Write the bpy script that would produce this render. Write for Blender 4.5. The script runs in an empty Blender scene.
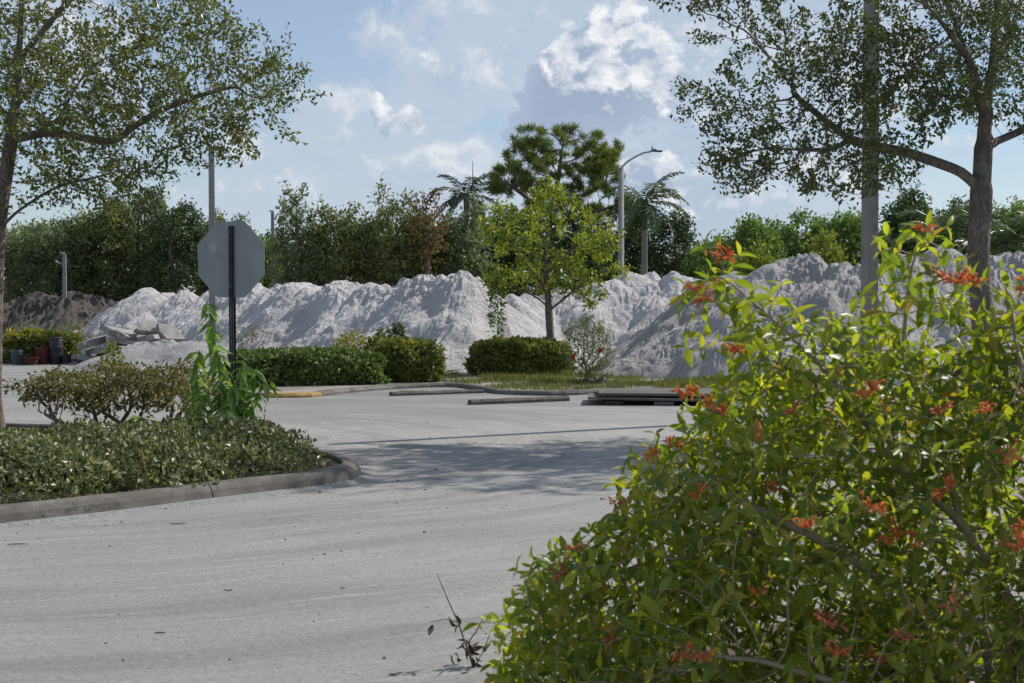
import bpy, math, random
import numpy as np
from mathutils import Matrix, Vector

rng = np.random.default_rng(7)
random.seed(7)
sc = bpy.context.scene
col = sc.collection
R = math.radians

# ------------------------------------------------------------------ camera
W_, H_, F_ = 1024, 683, 1422.0
CAM_H, HORIZON = 1.6, 300.0
PITCH = -math.atan((341.5 - HORIZON) / F_)
cam = bpy.data.cameras.new('camera')
cam.sensor_width = 36.0
cam.lens = F_ / W_ * 36.0
cam.clip_start = 0.1
cam.clip_end = 3000
cam.dof.use_dof = True
cam.dof.focus_distance = 16.0
cam.dof.aperture_fstop = 8.0
camo = bpy.data.objects.new('camera', cam)
camo.location = (0, 0, CAM_H)
camo.rotation_euler = (math.pi / 2 + PITCH, 0, 0)
col.objects.link(camo)
sc.camera = camo

# ------------------------------------------------------------------ light
SUN_EL, SUN_AZ = R(42), R(60)       # azimuth clockwise from the view axis (+Y)
SUN_DIR = np.array([math.cos(SUN_EL) * math.sin(SUN_AZ), math.cos(SUN_EL) * math.cos(SUN_AZ), math.sin(SUN_EL)])
sl = bpy.data.lights.new('sun', 'SUN')
sl.energy = 5.0
sl.angle = R(0.55)
sl.color = (1.0, 0.955, 0.89)
so = bpy.data.objects.new('sun', sl)
so.rotation_euler = Vector(SUN_DIR).to_track_quat('Z', 'Y').to_euler()
so.location = (20, 10, 30)
col.objects.link(so)

sc.view_settings.view_transform = 'Standard'
sc.view_settings.look = 'None'
sc.view_settings.exposure = 0.0
sc.view_settings.gamma = 1.0
sc.view_settings.use_curve_mapping = False
sc.render.engine = 'CYCLES'
sc.cycles.use_denoising = True
sc.cycles.max_bounces = 8
sc.cycles.diffuse_bounces = 4
sc.cycles.transmission_bounces = 6
sc.cycles.caustics_reflective = False
sc.cycles.caustics_refractive = False


class NT:
    """small helper around a node tree"""
    def __init__(s, tree):
        s.t = tree
        s.n = tree.nodes
        s.l = tree.links

    def new(s, kind, **kw):
        n = s.n.new(kind)
        for k, v in kw.items():
            setattr(n, k, v)
        return n

    def put(s, sock, v):
        if isinstance(v, bpy.types.NodeSocket):
            s.l.new(v, sock)
        else:
            sock.default_value = v

    def math(s, op, a, b=0.0, c=None, clamp=False):
        n = s.new('ShaderNodeMath', operation=op, use_clamp=clamp)
        s.put(n.inputs[0], a)
        s.put(n.inputs[1], b)
        if c is not None:
            s.put(n.inputs[2], c)
        return n.outputs[0]

    def vmath(s, op, a, b=None, out=0):
        n = s.new('ShaderNodeVectorMath', operation=op)
        s.put(n.inputs[0], a)
        if b is not None:
            if op == 'SCALE':
                s.put(n.inputs['Scale'], b)
            else:
                s.put(n.inputs[1], b)
        return n.outputs[out]

    def mix(s, f, a, b):
        n = s.new('ShaderNodeMix', data_type='RGBA')
        s.put(n.inputs[0], f)
        s.put(n.inputs[6], a)
        s.put(n.inputs[7], b)
        return n.outputs[2]

    def noise(s, vec, scale, detail=6.0, rough=0.55, dist=0.0, out='Fac'):
        n = s.new('ShaderNodeTexNoise')
        if vec is not None:
            s.put(n.inputs['Vector'], vec)
        n.inputs['Scale'].default_value = scale
        n.inputs['Detail'].default_value = detail
        n.inputs['Roughness'].default_value = rough
        n.inputs['Distortion'].default_value = dist
        return n.outputs[out]

    def smooth(s, v, lo, hi):
        n = s.new('ShaderNodeMapRange', interpolation_type='SMOOTHSTEP')
        s.put(n.inputs[0], v)
        n.inputs[1].default_value = lo
        n.inputs[2].default_value = hi
        return n.outputs[0]

    def lin(s, v, lo, hi, a, b):
        n = s.new('ShaderNodeMapRange')
        s.put(n.inputs[0], v)
        n.inputs[1].default_value = lo
        n.inputs[2].default_value = hi
        n.inputs[3].default_value = a
        n.inputs[4].default_value = b
        return n.outputs[0]

    def map(s, vec, loc=(0, 0, 0), rot=(0, 0, 0), scale=(1, 1, 1)):
        n = s.new('ShaderNodeMapping')
        s.put(n.inputs[0], vec)
        n.inputs[1].default_value = loc
        n.inputs[2].default_value = rot
        n.inputs[3].default_value = scale
        return n.outputs[0]

    def bump(s, h, strength=0.5, dist=0.02):
        n = s.new('ShaderNodeBump')
        s.put(n.inputs['Height'], h)
        n.inputs['Strength'].default_value = strength
        n.inputs['Distance'].default_value = dist
        return n.outputs[0]


def raydir(px, py):
    u, v = (px - 512.0) / F_, (341.5 - py) / F_
    cp, sp = math.cos(PITCH), math.sin(PITCH)
    return np.array([u, cp - v * sp, sp + v * cp])


def P(px, py, d):
    """the point that pixel sees at ground distance d"""
    r = raydir(px, py)
    return np.array([0, 0, CAM_H]) + r * (d / r[1])


def G(px, py, z=0.0):
    """the point of the ground that pixel sees"""
    r = raydir(px, py)
    return np.array([0, 0, CAM_H]) + r * ((z - CAM_H) / r[2])


# ------------------------------------------------------------------ sky
world = bpy.data.worlds.new('World')
sc.world = world
world.use_nodes = True
w = NT(world.node_tree)
w.n.clear()
sky = w.new('ShaderNodeTexSky', sky_type='NISHITA')
sky.sun_disc = False
sky.sun_elevation = SUN_EL
sky.sun_rotation = SUN_AZ
sky.air_density = 1.0
sky.dust_density = 0.2
sky.ozone_density = 3.0
dirv = w.new('ShaderNodeTexCoord').outputs['Generated']
warp = w.noise(dirv, 14.0, 4.0, 0.55, out='Color')
warp = w.vmath('SCALE', w.vmath('SUBTRACT', warp, (0.5, 0.5, 0.5)), 0.035)
dw = w.vmath('ADD', dirv, warp)


def cloud_field(vec, spots, scale, seed, base, gain):
    """heap clouds standing in given directions (pixel, angular radius, weight) on top of a fractal field"""
    n = w.noise(w.map(vec, (seed, seed * 0.7, 0), scale=(1.0, 1.0, 1.3)), scale, 8.0, 0.60)
    f = w.math('ADD', w.math('MULTIPLY', n, gain), base)
    for (px, py, rad, amp) in spots:
        d = raydir(px, py)
        d = d / np.linalg.norm(d)
        dist = w.vmath('DISTANCE', vec, tuple(d), out=1)
        b = w.math('MULTIPLY', w.math('POWER', 2.718, w.math('MULTIPLY', w.math('MULTIPLY', dist, dist), -1.0 / rad ** 2)), amp)
        f = w.math('ADD', f, b)
    return f


SUN_OFF = (0.011, 0.0, 0.012)


def heap_layer(under, spots, scale, seed, base, gain, lo, hi, opac, c_thin, c_thick, c_lit, lit_gain):
    f0 = cloud_field(dw, spots, scale, seed, base, gain)
    f1 = cloud_field(w.vmath('ADD', dw, SUN_OFF), spots, scale, seed, base, gain)
    den = w.smooth(f0, lo, hi)
    lit = w.smooth(w.math('SUBTRACT', f0, f1), 0.005, lit_gain)
    lit = w.math('MULTIPLY', lit, w.lin(w.noise(w.map(dw, scale=(1, 1, 1.4)), 55.0, 5.0, 0.6), 0.36, 0.62, 0.25, 1.0))
    c = w.mix(w.smooth(f0, hi, hi + 0.22), c_thin, c_thick)
    c = w.mix(lit, c, c_lit)
    return w.mix(w.math('MULTIPLY', den, opac), under, c)


veil = w.smooth(w.noise(w.map(dirv, (2.3, 0, 0), scale=(1, 1, 2.6)), 3.6, 9.0, 0.58, 0.5), 0.30, 0.60)
sep = w.new('ShaderNodeSeparateXYZ')
w.l.new(dirv, sep.inputs[0])
horiz = w.smooth(sep.outputs[2], 0.30, 0.0)
sky_c = w.mix(w.math('MULTIPLY', w.math('ADD', w.math('MULTIPLY', veil, 0.32), w.math('MULTIPLY', horiz, 0.22)), 1.0, clamp=True), sky.outputs[0], (4.9, 5.7, 7.0, 1))
# far hazy heaps, then the tall near tower
far_spots = [(430, 50, 0.07, 0.12), (660, 50, 0.07, 0.18), (300, 130, 0.08, 0.12), (250, 15, 0.075, -0.28), (400, 20, 0.03, -0.08), (710, 180, 0.06, 0.16), (900, 100, 0.12, 0.1)]
lay1 = heap_layer(sky_c, far_spots, 9.0, 1.7, -0.03, 1.0, 0.455, 0.56, 0.8, (5.1, 5.8, 6.95, 1), (4.2, 5.0, 6.35, 1), (8.0, 8.1, 8.3, 1), 0.10)
near_spots = [(556, 72, 0.026, 0.26), (590, 40, 0.030, 0.30), (612, 85, 0.034, 0.28), (540, 130, 0.040, 0.28), (455, 175, 0.035, 0.22), (376, 109, 0.015, 0.26), (410, 117, 0.011, 0.22), (668, 185, 0.035, 0.20), (650, 20, 0.03, 0.2)]
final = heap_layer(lay1, near_spots, 17.0, 4.1, -0.21, 1.0, 0.46, 0.52, 0.92, (3.8, 4.6, 6.0, 1), (3.25, 4.0, 5.4, 1), (9.0, 9.1, 9.2, 1), 0.11)
world.cycles.sampling_method = 'MANUAL'
world.cycles.sample_map_resolution = 512
bg = w.new('ShaderNodeBackground')
bg.inputs[1].default_value = 0.105
w.l.new(final, bg.inputs[0])
wo = w.new('ShaderNodeOutputWorld')
w.l.new(bg.outputs[0], wo.inputs[0])


# ------------------------------------------------------------------ scene helpers
ROOT = {}


def tag(o, label=None, cat=None, group=None, kind=None):
    if label:
        o['label'] = label
    if cat:
        o['category'] = cat
    if group:
        o['group'] = group
    if kind:
        o['kind'] = kind
    return o


def mesh(name, v, f, mats, smooth=False, midx=None):
    v = np.asarray(v, dtype=np.float32)
    me = bpy.data.meshes.new(name)
    if isinstance(f, np.ndarray):
        k = f.shape[1]
        nf = len(f)
        me.vertices.add(len(v))
        me.vertices.foreach_set('co', v.ravel())
        me.loops.add(nf * k)
        me.loops.foreach_set('vertex_index', f.astype(np.int32).ravel())
        me.polygons.add(nf)
        me.polygons.foreach_set('loop_start', np.arange(0, nf * k, k, dtype=np.int32))
        me.update(calc_edges=True)
    else:
        me.from_pydata([tuple(map(float, p)) for p in v], [], [tuple(map(int, q)) for q in f])
    for m in (mats if isinstance(mats, (list, tuple)) else [mats]):
        me.materials.append(m)
    if midx is not None:
        me.polygons.foreach_set('material_index', np.asarray(midx, dtype=np.int32))
    me.polygons.foreach_set('use_smooth', np.full(len(me.polygons), bool(smooth)))
    me.update()
    return me


def thing(name, loc, label, cat, group=None):
    o = bpy.data.objects.new(name, None)
    o.empty_display_size = 0.2
    o.location = tuple(map(float, loc))
    col.objects.link(o)
    ROOT[o.name] = np.array(loc, dtype=float)
    return tag(o, label, cat, group)


def part(name, v, f, mat, parent, smooth=False, kind=None, label=None, midx=None):
    """mesh given in world coordinates, parented to a thing (or to a part of it)"""
    base = ROOT[parent.name]
    o = bpy.data.objects.new(name, mesh(name, np.asarray(v, dtype=float) - base, f, mat, smooth, midx))
    col.objects.link(o)
    o.parent = parent
    ROOT[o.name] = base
    return tag(o, label, kind=kind)


def solo(name, v, f, mat, label=None, cat=None, group=None, kind=None, smooth=False, base=None):
    v = np.asarray(v, dtype=float)
    if base is None:
        base = np.array([v[:, 0].mean(), v[:, 1].mean(), v[:, 2].min()])
    o = bpy.data.objects.new(name, mesh(name, v - base, f, mat, smooth))
    o.location = tuple(base)
    col.objects.link(o)
    ROOT[o.name] = np.array(base, dtype=float)
    return tag(o, label, cat, group, kind)


class MB:
    """collects small solids in world coordinates"""
    def __init__(s):
        s.v, s.f = [], []

    def add(s, v, f):
        o = len(s.v)
        s.v += [tuple(p) for p in v]
        s.f += [tuple(i + o for i in q) for q in f]
        return s

    def box(s, c, size, rot=None, bev=0.0, jit=0.0):
        hx, hy, hz = [k / 2 for k in size]
        b = bev
        vs = []
        if b > 0:
            for sz in (-1, 1):
                for (kx, ky) in ((hx - b, hy), (hx, hy - b), (hx, -hy + b), (hx - b, -hy), (-hx + b, -hy), (-hx, -hy + b), (-hx, hy - b), (-hx + b, hy)):
                    vs.append((kx, ky, sz * (hz - b)))
            for (kx, ky) in ((hx - b, hy - b), (hx - b, -hy + b), (-hx + b, -hy + b), (-hx + b, hy - b)):
                vs.append((kx, ky, hz))
            for (kx, ky) in ((hx - b, hy - b), (hx - b, -hy + b), (-hx + b, -hy + b), (-hx + b, hy - b)):
                vs.append((kx, ky, -hz))
            fs = [(i, (i + 1) % 8, 8 + (i + 1) % 8, 8 + i) for i in range(8)]
            fs += [(16, 19, 18, 17), (20, 21, 22, 23)]
            for i, (a, bb, t) in enumerate(((0, 1, 0), (2, 3, 1), (4, 5, 2), (6, 7, 3))):
                fs.append((8 + a, 8 + bb, 16 + t))
                fs.append((bb, a, 20 + t))
            for (a, bb, t, u) in ((1, 2, 0, 1), (3, 4, 1, 2), (5, 6, 2, 3), (7, 0, 3, 0)):
                fs.append((8 + a, 8 + bb, 16 + u, 16 + t))
                fs.append((bb, a, 20 + t, 20 + u))
        else:
            vs = [(x, y, z) for z in (-hz, hz) for (x, y) in ((hx, hy), (-hx, hy), (-hx, -hy), (hx, -hy))]
            fs = [(0, 3, 2, 1), (4, 5, 6, 7), (0, 1, 5, 4), (1, 2, 6, 5), (2, 3, 7, 6), (3, 0, 4, 7)]
        vs = np.array(vs, dtype=float)
        if jit:
            vs += rng.normal(0, jit, vs.shape)
        if rot is not None:
            vs = vs @ np.array(rot).T
        return s.add(vs + np.array(c), fs)

    def lathe(s, c, prof, n=16, cap=True):
        o, vs, fs = 0, [], []
        for (r, z) in prof:
            for k in range(n):
                a = 2 * math.pi * k / n
                vs.append((c[0] + r * math.cos(a), c[1] + r * math.sin(a), c[2] + z))
        m = len(prof)
        for i in range(m - 1):
            for k in range(n):
                fs.append((i * n + k, i * n + (k + 1) % n, (i + 1) * n + (k + 1) % n, (i + 1) * n + k))
        if cap:
            fs.append(tuple(range(n - 1, -1, -1)))
            fs.append(tuple((m - 1) * n + k for k in range(n)))
        return s.add(vs, fs)

    def tube(s, pts, rad, n=6):
        v, f = tube_arrays(np.array(pts, float), np.array(rad, float) if not np.isscalar(rad) else np.full(len(pts), rad), n)
        return s.add(v, f.tolist())


def rotz(a):
    c, s_ = math.cos(a), math.sin(a)
    return np.array([[c, -s_, 0], [s_, c, 0], [0, 0, 1]])


def roteul(x, y, z):
    return np.array(Matrix.Rotation(z, 3, 'Z') @ Matrix.Rotation(y, 3, 'Y') @ Matrix.Rotation(x, 3, 'X'))


def unit(a):
    return a / np.maximum(np.linalg.norm(a, axis=-1, keepdims=True), 1e-9)


def frame_of(d):
    d = unit(d)
    ref = np.where(np.abs(d[..., 2:3]) > 0.9, np.array([1.0, 0, 0]), np.array([0, 0, 1.0]))
    s_ = unit(np.cross(d, ref))
    return s_, np.cross(s_, d)


def tube_arrays(pts, rad, n=6):
    d = np.gradient(pts, axis=0)
    s_, t_ = frame_of(d)
    a = np.arange(n) * 2 * math.pi / n
    ring = s_[:, None, :] * np.cos(a)[None, :, None] + t_[:, None, :] * np.sin(a)[None, :, None]
    v = (pts[:, None, :] + ring * rad[:, None, None]).reshape(-1, 3)
    m = len(pts)
    i, k = np.meshgrid(np.arange(m - 1), np.arange(n), indexing='ij')
    f = np.stack([i * n + k, i * n + (k + 1) % n, (i + 1) * n + (k + 1) % n, (i + 1) * n + k], -1).reshape(-1, 4)
    return v, f


_perm = np.random.default_rng(3).random((256, 256))


def vnoise(x, y):
    xi, yi = np.floor(x).astype(int), np.floor(y).astype(int)
    fx, fy = x - xi, y - yi
    fx, fy = fx * fx * fx * (fx * (fx * 6 - 15) + 10), fy * fy * fy * (fy * (fy * 6 - 15) + 10)
    g = lambda a, b: _perm[a & 255, b & 255]
    return ((g(xi, yi) * (1 - fx) + g(xi + 1, yi) * fx) * (1 - fy) + (g(xi, yi + 1) * (1 - fx) + g(xi + 1, yi + 1) * fx) * fy) * 2 - 1


def fbm(x, y, oct=4, gain=0.5):
    s_, a = np.zeros_like(x), 1.0
    for k in range(oct):
        s_ += a * vnoise(x * 2 ** k + 17.3 * k, y * 2 ** k - 9.1 * k)
        a *= gain
    return s_


# ------------------------------------------------------------------ materials
MATS = {}


def new_mat(name):
    m = bpy.data.materials.new(name)
    m.use_nodes = True
    t = NT(m.node_tree)
    t.n.clear()
    out = t.new('ShaderNodeOutputMaterial')
    return m, t, out


def principled(t, out, color, rough=0.8, normal=None, metal=0.0, spec=0.3):
    b = t.new('ShaderNodeBsdfPrincipled')
    t.put(b.inputs['Base Color'], color)
    t.put(b.inputs['Roughness'], rough)
    b.inputs['Metallic'].default_value = metal
    b.inputs['Specular IOR Level'].default_value = spec
    if normal is not None:
        t.l.new(normal, b.inputs['Normal'])
    t.l.new(b.outputs[0], out.inputs[0])
    return b


def c4(c):
    return (c[0], c[1], c[2], 1.0)


def leaf_mat(name, cols, trans=0.35, rough=0.45, spec=0.35, tint=(1.25, 1.35, 0.55), odd=None):
    """cols: three albedos spread over the single leaves"""
    if name in MATS:
        return MATS[name]
    m, t, out = new_mat(name)
    g = t.new('ShaderNodeNewGeometry')
    oi = t.new('ShaderNodeObjectInfo')
    rnd = t.math('FRACT', t.math('ADD', g.outputs['Random Per Island'], oi.outputs['Random']))
    r = t.new('ShaderNodeValToRGB')
    r.color_ramp.elements[0].color = c4(cols[0])
    r.color_ramp.elements[0].position = 0.1
    r.color_ramp.elements[1].color = c4(cols[2])
    r.color_ramp.elements[1].position = 0.94
    e = r.color_ramp.elements.new(0.6)
    e.color = c4(cols[1])
    t.l.new(rnd, r.inputs[0])
    if odd:                                        # a few leaves that have turned
        for ps, cc_ in ((0.952, cols[2]), (0.962, odd)):
            e = r.color_ramp.elements.new(ps)
            e.color = c4(cc_)
        r.color_ramp.elements[-1].position = 1.0
        r.color_ramp.elements[-1].color = c4(odd)
    tc = t.new('ShaderNodeTexCoord').outputs['Object']
    big = t.lin(t.noise(tc, 1.1, 3.0), 0.3, 0.7, 0.72, 1.28)
    cc = t.vmath('SCALE', r.outputs[0], big)
    b = t.new('ShaderNodeBsdfPrincipled')
    t.l.new(cc, b.inputs['Base Color'])
    b.inputs['Roughness'].default_value = rough
    b.inputs['Specular IOR Level'].default_value = spec
    tr = t.new('ShaderNodeBsdfTranslucent')
    t.l.new(t.vmath('MULTIPLY', cc, tint), tr.inputs[0])
    mx = t.new('ShaderNodeMixShader')
    mx.inputs[0].default_value = trans
    t.l.new(b.outputs[0], mx.inputs[1])
    t.l.new(tr.outputs[0], mx.inputs[2])
    t.l.new(mx.outputs[0], out.inputs[0])
    MATS[name] = m
    return m


def rough_mat(name, c1, c2, scale=4.0, rough=0.9, bump=0.4, bscale=30.0, bdist=0.02, spec=0.2, c3=None, metal=0.0):
    if name in MATS:
        return MATS[name]
    m, t, out = new_mat(name)
    tc = t.new('ShaderNodeTexCoord').outputs['Object']
    f = t.smooth(t.noise(tc, scale, 8.0, 0.6), 0.35, 0.65)
    c = t.mix(f, c4(c1), c4(c2))
    if c3:
        c = t.mix(t.smooth(t.noise(t.map(tc, (5, 3, 1)), scale * 2.7, 6.0, 0.65), 0.55, 0.68), c, c4(c3))
    nb = t.bump(t.noise(tc, bscale, 6.0, 0.6), bump, bdist)
    principled(t, out, c, rough, nb, metal, spec)
    MATS[name] = m
    return m


def bark_mat(name, c1, c2, lichen=None):
    m, t, out = new_mat(name)
    tc = t.new('ShaderNodeTexCoord').outputs['Object']
    st = t.map(tc, scale=(1, 1, 0.28))
    v = t.new('ShaderNodeTexVoronoi', feature='DISTANCE_TO_EDGE')
    t.put(v.inputs['Vector'], t.vmath('ADD', st, t.vmath('SCALE', t.noise(tc, 9.0, 3.0, out='Color'), 0.06)))
    v.inputs['Scale'].default_value = 34.0
    crack = t.smooth(v.outputs[0], 0.0, 0.22)
    n = t.noise(st, 14.0, 8.0, 0.65)
    c = t.mix(t.smooth(n, 0.3, 0.7), c4(c1), c4(c2))
    c = t.mix(t.lin(crack, 0, 1, 0.45, 0.0), c, c4(tuple(k * 0.4 for k in c1)))
    if lichen:
        c = t.mix(t.math('MULTIPLY', t.smooth(t.noise(tc, 5.0, 5.0, 0.6), 0.52, 0.66), 0.7), c, c4(lichen))
    principled(t, out, c, 0.92, t.bump(t.math('ADD', crack, n), 0.8, 0.012), spec=0.15)
    return m


# ------------------------------------------------------------------ plant machinery
def colonize(seeds, att, step, dk, maxit=120, jitter=0.12, trop=(0, 0, 0.0), di=1e9):
    """seeds: list of polylines (first one starts at the base, others start on an earlier node).
    Space colonization: branches that grow towards the attractor points."""
    pos, par = [], []
    for pl in seeds:
        pl = np.array(pl, float)
        prev = -1
        if pos:
            prev = int(np.argmin(((np.array(pos) - pl[0]) ** 2).sum(1)))
            pts = [np.array(pos[prev])]
        else:
            pos.append(pl[0])
            par.append(-1)
            prev = 0
            pts = [pl[0]]
        for q in pl[1:]:
            L = np.linalg.norm(q - pts[-1])
            m = max(1, int(round(L / step)))
            a = pts[-1]
            for k in range(1, m + 1):
                pos.append(a + (q - a) * k / m)
                par.append(prev)
                prev = len(pos) - 1
            pts.append(q)
    nseed = len(pos)
    pos = [np.array(p) for p in pos]
    att = np.array(att, float)
    pa = np.array(pos)
    D = ((att[:, None, :] - pa[None, :, :]) ** 2).sum(2)
    near = D.argmin(1)
    nd = D.min(1)
    trop = np.array(trop)
    stall = 0
    for it in range(maxit):
        keep = nd > dk * dk
        att, near, nd = att[keep], near[keep], nd[keep]
        if len(att) == 0:
            break
        act = nd < di * di
        if not act.any():
            break
        parr = np.array(pos)
        dirs = unit(att[act] - parr[near[act]])
        ids, inv = np.unique(near[act], return_inverse=True)
        acc = np.zeros((len(ids), 3))
        np.add.at(acc, inv, dirs)
        acc = unit(acc)
        lone = rng.random(len(ids)) < 0.3          # some shoots make for one point only
        pick = np.zeros(len(ids), int)
        pick[inv] = np.arange(len(inv))
        acc[lone] = dirs[pick[lone]]
        acc = unit(acc + rng.normal(0, jitter, acc.shape) + trop)
        newp = parr[ids] + acc * step
        s0 = len(pos)
        for k in range(len(ids)):
            pos.append(newp[k])
            par.append(int(ids[k]))
        D = ((att[:, None, :] - newp[None, :, :]) ** 2).sum(2)
        m = D.min(1)
        better = m < nd
        near[better] = s0 + D.argmin(1)[better]
        nd = np.minimum(nd, m)
        stall = 0 if better.any() else stall + 1
        if stall > 8:
            break
    pos, par = np.array(pos), np.array(par)
    n = len(pos)
    toTip = np.zeros(n, int)
    tips = np.zeros(n)
    kids = np.zeros(n, int)
    for i in range(n - 1, -1, -1):
        if kids[i] == 0:
            tips[i] = 1
        if par[i] >= 0:
            kids[par[i]] += 1
            tips[par[i]] += tips[i]
            toTip[par[i]] = max(toTip[par[i]], toTip[i] + 1)
    return dict(pos=pos, par=par, tips=tips, toTip=toTip, kids=kids, nseed=nseed)


def radii(sk, r_base, r_tip):
    n = max(1.2, math.log(max(sk['tips'][0], 2)) / math.log(r_base / r_tip))
    r = r_tip * sk['tips'] ** (1.0 / n)
    return r


def wood_arrays(sk, r, sides=6, rmin=0.0, flare=0.0):
    """one ring per node along its branch; side branches start with their own ring"""
    pos, par = sk['pos'], sk['par']
    n = len(pos)
    main = np.full(n, -1)
    order = np.argsort(sk['tips'])
    for i in order:
        if par[i] >= 0:
            main[par[i]] = i
    V, Fc = [], []
    cnt = 0
    started = np.zeros(n, bool)
    for i in range(n):
        is_start = par[i] < 0 or main[par[i]] != i
        if not is_start:
            continue
        chain = [i]
        while main[chain[-1]] >= 0:
            chain.append(main[chain[-1]])
        pts = pos[chain]
        rr = r[chain].copy()
        if par[i] >= 0:
            pts = np.vstack([pos[par[i]], pts])
            rr = np.concatenate([[rr[0] * 1.15], rr])
        elif flare:
            k = np.linalg.norm(pts - pts[0], axis=1)
            rr = rr * (1 + flare * np.exp(-k / 0.18))
        if len(pts) < 2 or rr[0] < rmin:
            continue
        sm = pts.copy()
        if len(pts) > 3:
            sm[1:-1] = pts[1:-1] * 0.5 + (pts[:-2] + pts[2:]) * 0.25
        rr[-1] *= 0.5
        sd = sides if rr[0] > 0.03 else (5 if rr[0] > 0.012 else 3)
        v, f = tube_arrays(sm, rr, sd)
        V.append(v)
        Fc.append(f + cnt)
        cnt += len(v)
    return np.vstack(V), np.vstack(Fc)


def leaves_simple(c, a, n, L, Wd, fold=0.12):
    """folded two-triangle-per-half leaf"""
    a = unit(a)
    s_ = unit(np.cross(a, n))
    n = np.cross(s_, a)
    L = np.asarray(L)[:, None]
    Wd = np.asarray(Wd)[:, None]
    m = c + a * L * 0.45
    v = np.stack([c, m + s_ * Wd / 2 + n * Wd * fold, c + a * L - n * L * 0.08, m - s_ * Wd / 2 + n * Wd * fold], 1).reshape(-1, 3)
    b = np.arange(len(c))[:, None] * 4
    f = np.stack([b + [0, 1, 2], b + [0, 2, 3]], 1).reshape(-1, 3)
    return v, f


def leaf_proto(curv=0.25, fold=0.18, wid=0.38):
    rows = [(0.22, 0.72), (0.5, 1.0), (0.78, 0.62)]
    v = [(0, 0, 0)]
    for (t_, w2) in rows:
        z = -curv * t_ * t_
        hw = wid * w2 / 2
        v += [(-hw, t_, z + fold * hw), (0, t_, z), (hw, t_, z + fold * hw)]
    v.append((0, 1, -curv))
    f = [(0, 2, 1), (0, 3, 2)]
    for k in (0, 1):
        a = 1 + 3 * k
        f += [(a, a + 1, a + 4), (a, a + 4, a + 3), (a + 1, a + 2, a + 5), (a + 1, a + 5, a + 4)]
    f += [(7, 8, 10), (8, 9, 10)]
    return np.array(v, float), np.array(f)


def leaves_full(c, a, n, L, protos):
    """detailed leaves: one of the prototypes per leaf"""
    a = unit(a)
    s_ = unit(np.cross(a, n))
    n = np.cross(s_, a)
    V, Fc, cnt = [], [], 0
    pick = rng.integers(0, len(protos), len(c))
    for k, (pv, pf) in enumerate(protos):
        i = np.where(pick == k)[0]
        if len(i) == 0:
            continue
        M = np.stack([s_[i], a[i], n[i]], 2) * np.asarray(L)[i][:, None, None]
        v = np.einsum('nij,vj->nvi', M, pv) + c[i][:, None, :]
        f = pf[None] + (np.arange(len(i)) * len(pv))[:, None, None] + cnt
        V.append(v.reshape(-1, 3))
        Fc.append(f.reshape(-1, 3))
        cnt += len(i) * len(pv)
    return np.vstack(V), np.vstack(Fc)


def rand_dirs(n, up=0.0):
    d = unit(rng.normal(0, 1, (n, 3)))
    d[:, 2] += up
    return unit(d)


def foliage_on(sk, per, maxTip, spread, L, Wr, droop=0.0, along=0.5, nup=0.8):
    """leaf points on the outer twigs of a skeleton"""
    ids = np.where((sk['toTip'] <= maxTip) & (np.arange(len(sk['pos'])) >= sk['nseed']))[0]
    ids = np.repeat(ids, per)
    n = len(ids)
    pos, par = sk['pos'], sk['par']
    d = unit(pos[ids] - pos[np.maximum(par[ids], 0)])
    c = pos[ids] - d * (rng.random((n, 1)) * np.linalg.norm(pos[ids] - pos[np.maximum(par[ids], 0)], axis=1, keepdims=True)) + rng.normal(0, spread, (n, 3))
    a = unit(d * along + unit(rng.normal(0, 1, (n, 3))) + np.array([0, 0, -droop]))
    nn = unit(rng.normal(0, 1, (n, 3)) + np.array([0, 0, nup]))
    LL = L * rng.uniform(0.7, 1.25, n)
    return c, a, nn, LL, LL * Wr * rng.uniform(0.8, 1.2, n)


def ellip(n, c, r, shell=0.0, zmin=None):
    """points of an ellipsoid, denser towards the skin when shell > 0"""
    d = unit(rng.normal(0, 1, (n, 3)))
    q = rng.random(n) ** (1 / 3.0)
    q = q * (1 - shell) + shell * (0.75 + 0.25 * q)
    p = np.array(c) + d * q[:, None] * np.array(r)
    if zmin is not None:
        p = p[p[:, 2] > zmin]
    return p


def tree(name, label, base, seeds, att, step, dk, r_base, r_tip, leafset, wood, leaf, cat='tree', group=None, sides=7, flare=0.3, maxit=140, trop=(0, 0, 0.05)):
    t = thing(name, base, label, cat, group)
    sk = colonize(seeds, att, step, dk, maxit, trop=trop)
    r = radii(sk, r_base, r_tip)
    v, f = wood_arrays(sk, r, sides, flare=flare)
    part('trunk', v, f, wood, t, smooth=True)
    c, a, n, L, Wd = foliage_on(sk, **leafset)
    v, f = leaves_simple(c, a, n, L, Wd)
    part('crown', v, f, leaf, t)
    return t, sk


def shrub_form(n, c, rx, ry, h, power=2.4, lump=0.12, inner=0.35, top_flat=False, rot=0.0, seed=0.0):
    """leaf points just inside a lumpy rounded block standing at c"""
    d = unit(rng.normal(0, 1, (n, 3)))
    d[:, 2] = np.abs(d[:, 2]) * 1.0
    k = (np.abs(d) ** power).sum(1) ** (-1.0 / power)
    lumpy = 1 + lump * fbm(d[:, 0] * 3.1 + seed * 3.7 + d[:, 2] * 2.2, d[:, 1] * 3.1 + seed + d[:, 2] * 1.7, 3)
    q = 1 - inner * rng.random(n) ** 2.2
    p = d * (k * lumpy * q)[:, None] * np.array([rx, ry, h])
    p = p @ rotz(rot).T
    return p + np.array(c), unit((d / np.array([rx, ry, h])) @ rotz(rot).T)


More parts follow.
